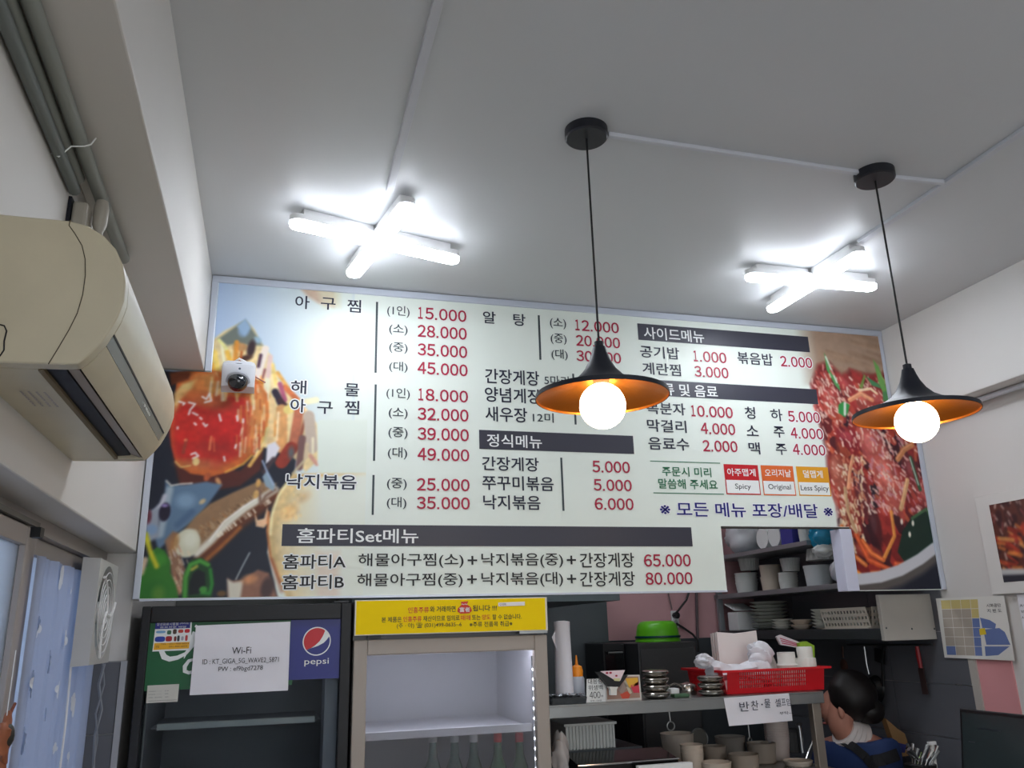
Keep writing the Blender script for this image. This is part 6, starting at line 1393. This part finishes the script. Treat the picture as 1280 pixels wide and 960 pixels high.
# ================================================================ POS SCREEN AND UTENSILS
rc = thing('side_counter', 'dark worktop at the right wall below the screen', 'counter', (2.45, 2.6, 0))
B().box(2.28, XR-.022, 2.0, 3.04, DZ-.13, DZ-.1).build('worktop', DSTEEL, rc, bevel=.003)
B().box(2.30, XR-.022, 2.0, 3.02, 0, DZ-.13).build('base_cabinet', mat('cab_grey', (60, 62, 66), .5), rc)
WT = DZ-.1
A_ = atx(1199, 885, 2.40); Bp = atx(1281, 893.5, 2.40); 
mon = thing('till_screen', 'black framed touch screen turned towards the counter at the lower right', 'screen', (2.42, (A_.y+Bp.y)/2, WT))
yA, yB = A_.y, Bp.y-.02; zA = A_.z
dn = Vector((-.045, 0, -.26)); along = Vector((0, yB-yA, 0)); nrm = along.cross(dn).normalized()
if nrm.x > 0: nrm = -nrm
C0 = Vector((2.40, (yA+yB)/2, zA))+dn*.5
B().obox(C0-nrm*.012, along*.5, dn*.5, nrm*.012).build('casing', BLACKM, mon, bevel=.004)
B().obox(C0+nrm*.0005, along*.455, dn*.45, nrm*.001).build('display', mat('dim_screen', (46, 56, 58), .2), mon)
B().tube([C0-nrm*.03, Vector((C0.x+.03, C0.y, WT+.02))], .018, 10).build('stand_neck', BLACKM, mon)
B().lathe([(.09, 0), (.085, .012), (.02, .02)], (C0.x+.03, C0.y, WT), 24).build('stand_foot', BLACKM, mon, smooth=True)
mb = Lines()
for k, (v, u, l) in enumerate(((.12, .2, .4), (.3, .05, .12), (.55, .65, .25), (.8, .1, .2))):
    pc = C0+nrm*.0018+along*(-.42+u)+dn*(-.4+v); mb.add([pc, pc+along*l*.8, pc+along*l*.8+dn*.015, pc+dn*.015], [(0, 1, 2, 3)])
mb.build('screen_line', mat('screen_line', (34, 42, 52), .3), mon)
# cutlery caddy
cp = at(1150, 955, 2.93)
ct = thing('cutlery_caddy', 'dark caddy full of steel cutlery beside the screen', 'caddy', (cp.x, 2.93, WT))
B().lathe([(.05, 0), (.058, cp.z-WT)], (cp.x, 2.93, WT), 24).build('caddy_cup', BLACKM, ct, smooth=True)
for k in range(14):
    a0 = 2*PI*k/14; rr_ = .03; top = at(1136+k*2.4, 936+6*math.sin(k*2.1), 2.93)
    b0 = Vector((cp.x+rr_*math.cos(a0), 2.93+rr_*math.sin(a0), WT+.05)); t0 = Vector((cp.x+(top.x-cp.x)*1.0, 2.93+.04*math.sin(a0), top.z))
    B().tube([b0, (b0+t0)/2+Vector((.002, 0, .01)), t0], [.003, .003, .006 if k % 3 else .010], 6).build('cutlery_piece', MATS['chrome'] if k % 2 else STEEL, ct, smooth=True)
a_ = at(1165, 931, 2.98); b_ = at(1168, 955, 2.98)
t_ = thing('white_handled_brush', 'white handled tool standing out of the cutlery caddy', 'utensil', b_)
B().tube([Vector((b_.x, 2.98, b_.z-.03)), a_], .009, 8).build('handle', MELW, t_, smooth=True)
B().box(a_.x-.018, a_.x+.018, 2.975, 2.985, a_.z, a_.z+.012).build('head', HALO, t_)
# brown paper bag
bp_ = thing('brown_bag', 'brown folded paper bag leaning behind the cook', 'paper bag', at(1125, 925, 3.15))
pts = [(1107, 898), (1122, 911), (1131, 917), (1140, 944), (1124, 946), (1118, 930)]
B().prism([at(x, y, 3.2) for x, y in pts], (0, .03, 0)).build('bag_body', mat('kraft', (146, 112, 72), .7), bp_)
sheet([(1121, 928), (1133, 931), (1131, 941), (1122, 940)], 3.199, .0005).build('blue_patch', mat('patch_blue', (44, 48, 110), .6), bp_)

# ================================================================ THE COOK
PY = 3.3
def W3(px, py, Y=PY): return at(px, py, Y)
def skin_mesh(name, pts, edges, radii, m, parent=None, sub=2, root=0):
    me = bpy.data.meshes.new(name); me.from_pydata([tuple(p) for p in pts], edges, []); o = bpy.data.objects.new(name, me); COL.objects.link(o)
    sk = o.modifiers.new('skin', 'SKIN'); sk.use_smooth_shade = True
    for i, r in enumerate(radii):
        v = me.skin_vertices[0].data[i]; v.radius = r if isinstance(r, tuple) else (r, r); v.use_root = (i == root)
    s_ = o.modifiers.new('sub', 'SUBSURF'); s_.levels = sub; s_.render_levels = sub
    dg = bpy.context.evaluated_depsgraph_get(); me2 = bpy.data.meshes.new_from_object(o.evaluated_get(dg))
    bpy.data.objects.remove(o); me2.materials.clear(); me2.materials.append(m)
    return link(name, me2, parent, True)
head = W3(1058, 874); neck = W3(1047, 908); nape = W3(1066, 924)
ck = thing('person', 'person with dark tied hair, white collar and blue top bending over the kitchen counter', 'person', (nape.x+.12, PY, 0))
SKIN = mat('skin', (190, 132, 112), .55); BLUE = mat('blue_cloth', (30, 52, 98), .75, noise=.1, nscale=20); HAIR = mat('dark_hair', (24, 20, 20), .5, noise=.3, nscale=60)
pel = Vector((nape.x+.03, PY+.06, .78)); ch = Vector((nape.x+.03, PY+.02, nape.z-.14)); wst = (pel+ch)/2+Vector((.01, 0, 0))
shR = Vector((nape.x+.05, PY-.13, nape.z-.05)); shL = Vector((nape.x-.02, PY+.17, nape.z-.07))
elR = Vector((nape.x+.0, PY-.18, nape.z-.3)); elL = Vector((nape.x-.03, PY+.24, nape.z-.3)); wrR = elR+Vector((-.1, .03, -.17)); wrL = elL+Vector((-.1, -.04, -.17))
hipR = pel+Vector((0, -.09, -.04)); hipL = pel+Vector((0, .09, -.04)); knR = Vector((pel.x-.05, PY-.1, .44)); knL = Vector((pel.x-.03, PY+.12, .44)); anR = Vector((pel.x, PY-.1, .07)); anL = Vector((pel.x+.02, PY+.13, .07)); toR = anR+Vector((-.14, -.01, -.04)); toL = anL+Vector((-.14, .01, -.04))
pts = [pel, wst, ch, nape, neck, head+Vector((-.02, 0, -.03)), head+Vector((.0, 0, .035)), shR, elR, wrR, shL, elL, wrL, hipR, knR, anR, toR, hipL, knL, anL, toL]
ed = [(0, 1), (1, 2), (2, 3), (3, 4), (4, 5), (5, 6), (2, 7), (7, 8), (8, 9), (2, 10), (10, 11), (11, 12), (0, 13), (13, 14), (14, 15), (15, 16), (0, 17), (17, 18), (18, 19), (19, 20)]
ra = [.125, .11, .12, .06, .052, .07, .078, .06, .042, .028, .06, .042, .028, .085, .055, .04, .032, .085, .055, .04, .032]
skin_mesh('body', pts, ed, ra, SKIN, ck)
for wv, sgn in ((wrR, -1), (wrL, 1)):          # hands with five fingers, resting forward
    hp = [wv, wv+Vector((-.05, 0, -.02)), wv+Vector((-.085, 0, -.03))]; he = [(0, 1), (1, 2)]; hr = [.024, (.034, .018), (.032, .016)]
    for k, L in enumerate((.060, .072, .066, .052)):
        o0 = len(hp); yo = (k-1.5)*.018; hp += [hp[2]+Vector((-.008, yo, 0)), hp[2]+Vector((-.008-L*.55, yo*1.15, -.008)), hp[2]+Vector((-.008-L, yo*1.2, -.026))]; he += [(2, o0), (o0, o0+1), (o0+1, o0+2)]; hr += [.0095, .009, .0075]
    o0 = len(hp); hp += [wv+Vector((-.045, -sgn*.03, -.02)), wv+Vector((-.075, -sgn*.048, -.03))]; he += [(1, o0), (o0, o0+1)]; hr += [.012, .009]
    skin_mesh('hand', hp, he, hr, SKIN, ck, 1)
st_p = [pel+Vector((0, 0, .02)), wst, ch, nape+Vector((.012, 0, -.022)), shR, elR+Vector((0, 0, .02)), (elR+wrR)/2, shL, elL+Vector((0, 0, .02)), (elL+wrL)/2]
skin_mesh('blue_top', st_p, [(0, 1), (1, 2), (2, 3), (2, 4), (4, 5), (5, 6), (2, 7), (7, 8), (8, 9)], [.145, .135, .155, .088, .084, .058, .047, .08, .058, .047], BLUE, ck)
skin_mesh('trousers', [pel, hipR, knR, anR+Vector((0, 0, .04)), hipL, knL, anL+Vector((0, 0, .04))], [(0, 1), (1, 2), (2, 3), (0, 4), (4, 5), (5, 6)], [.135, .10, .07, .06, .10, .07, .06], mat('black_cloth', (26, 26, 30), .8), ck)
for a0 in (anR, anL): B().sphere(a0+Vector((-.06, 0, -.025)), .13, .05, .045, 18, 10).build('shoe', BLACKM, ck, smooth=True)
# head detail: face looks left (-x) and down
hc = head; fd = Vector((-.55, .80, -.25)).normalized(); lt = Vector((-.82, -.57, 0))   # looks away from us, to the left and down
B().sphere(hc+Vector((.012, -.012, .012)), .112, .108, .112, 28, 16, lambda d: 1+.03*math.sin(9*d.x+5*d.z)-.22*max(0, Vector(d).dot(fd))-.12*max(0, -d.z-.3)).build('hair', HAIR, ck, smooth=True)
B().sphere(hc+Vector((.068, -.05, -.045)), .068, .058, .055, 20, 12, lambda d: 1+.05*math.sin(11*d.y+7*d.z)).build('hair_bun', HAIR, ck, smooth=True)
B().sphere(hc+fd*.05+Vector((0, 0, -.03)), .066, .068, .086, 20, 12).build('face', SKIN, ck, smooth=True)
fc = hc+fd*.105+Vector((0, 0, -.02))
B().lathe([(.012, 0), (.009, .01), (.003, .018)], fc+fd*.008+Vector((0, 0, -.02)), 10, fd).build('nose', SKIN, ck, smooth=True)
for s_ in (-1, 1):
    B().sphere(fc+lt*s_*.027+Vector((0, 0, .005)), .010, .010, .006, 10, 6).build('eye', mat('eye_white', (230, 226, 222), .3), ck)
    B().sphere(hc+lt*s_*.084+Vector((0, 0, -.045)), .014, .012, .028, 12, 8).build('ear', SKIN, ck, smooth=True)
B().sphere(fc+Vector((0, 0, -.055)), .018, .012, .006, 10, 6).build('mouth', mat('lips', (170, 90, 84), .5), ck)
# white collar wrapped round the neck
COLM = mat('collar_white', (216, 208, 204), .8, noise=.05)
axn = (neck-nape).normalized()
for k in range(4):
    B().lathe([(.084-.007*k, -.013), (.092-.007*k, 0), (.083-.007*k, .014)], nape+axn*(-.012+.018*k), 28, axn).build('collar_fold', COLM, ck, smooth=True)
# apron straps over the back
from mathutils.bvhtree import BVHTree
top_o = [o for o in kids(ck) if o.name.startswith('blue_top')][0]
bvh = BVHTree.FromPolygons([v.co.copy() for v in top_o.data.vertices], [tuple(p.vertices) for p in top_o.data.polygons])
def on_top(x, y):
    d = ray(x, y).normalized(); h = bvh.ray_cast(Vector((0, 0, H)), d)
    return (h[0]+h[1]*.003, h[1]) if h[0] is not None else (None, None)
def strap(pp, wd, name='apron_strap'):
    Q = []
    for k in range(len(pp)-1):
        for t in range(5):
            u = t/5; q = on_top(pp[k][0]*(1-u)+pp[k+1][0]*u, pp[k][1]*(1-u)+pp[k+1][1]*u)
            if q[0] is not None: Q.append(q)
    vs = []
    for i, (p, n_) in enumerate(Q):
        d = (Q[min(i+1, len(Q)-1)][0]-Q[max(i-1, 0)][0]).normalized(); s_ = d.cross(n_).normalized()
        for a_, b_ in ((1, 0), (-1, 0), (-1, .005), (1, .005)): vs.append(p+s_*(a_*wd/2)+n_*(b_-.003))
    if len(Q) < 2: return
    fs = [(4*i+j, 4*i+(j+1) % 4, 4*i+4+(j+1) % 4, 4*i+4+j) for i in range(len(Q)-1) for j in range(4)]+[(0, 1, 2, 3), tuple(range(4*len(Q)-4, 4*len(Q)))]
    B().add(vs, fs).build(name, MATS['black_cloth'], ck, smooth=False)
strap([(1040, 922), (1052, 926), (1068, 934), (1082, 946), (1094, 962), (1100, 975)], .035)
strap([(1090, 952), (1102, 950), (1114, 946), (1124, 942)], .045)
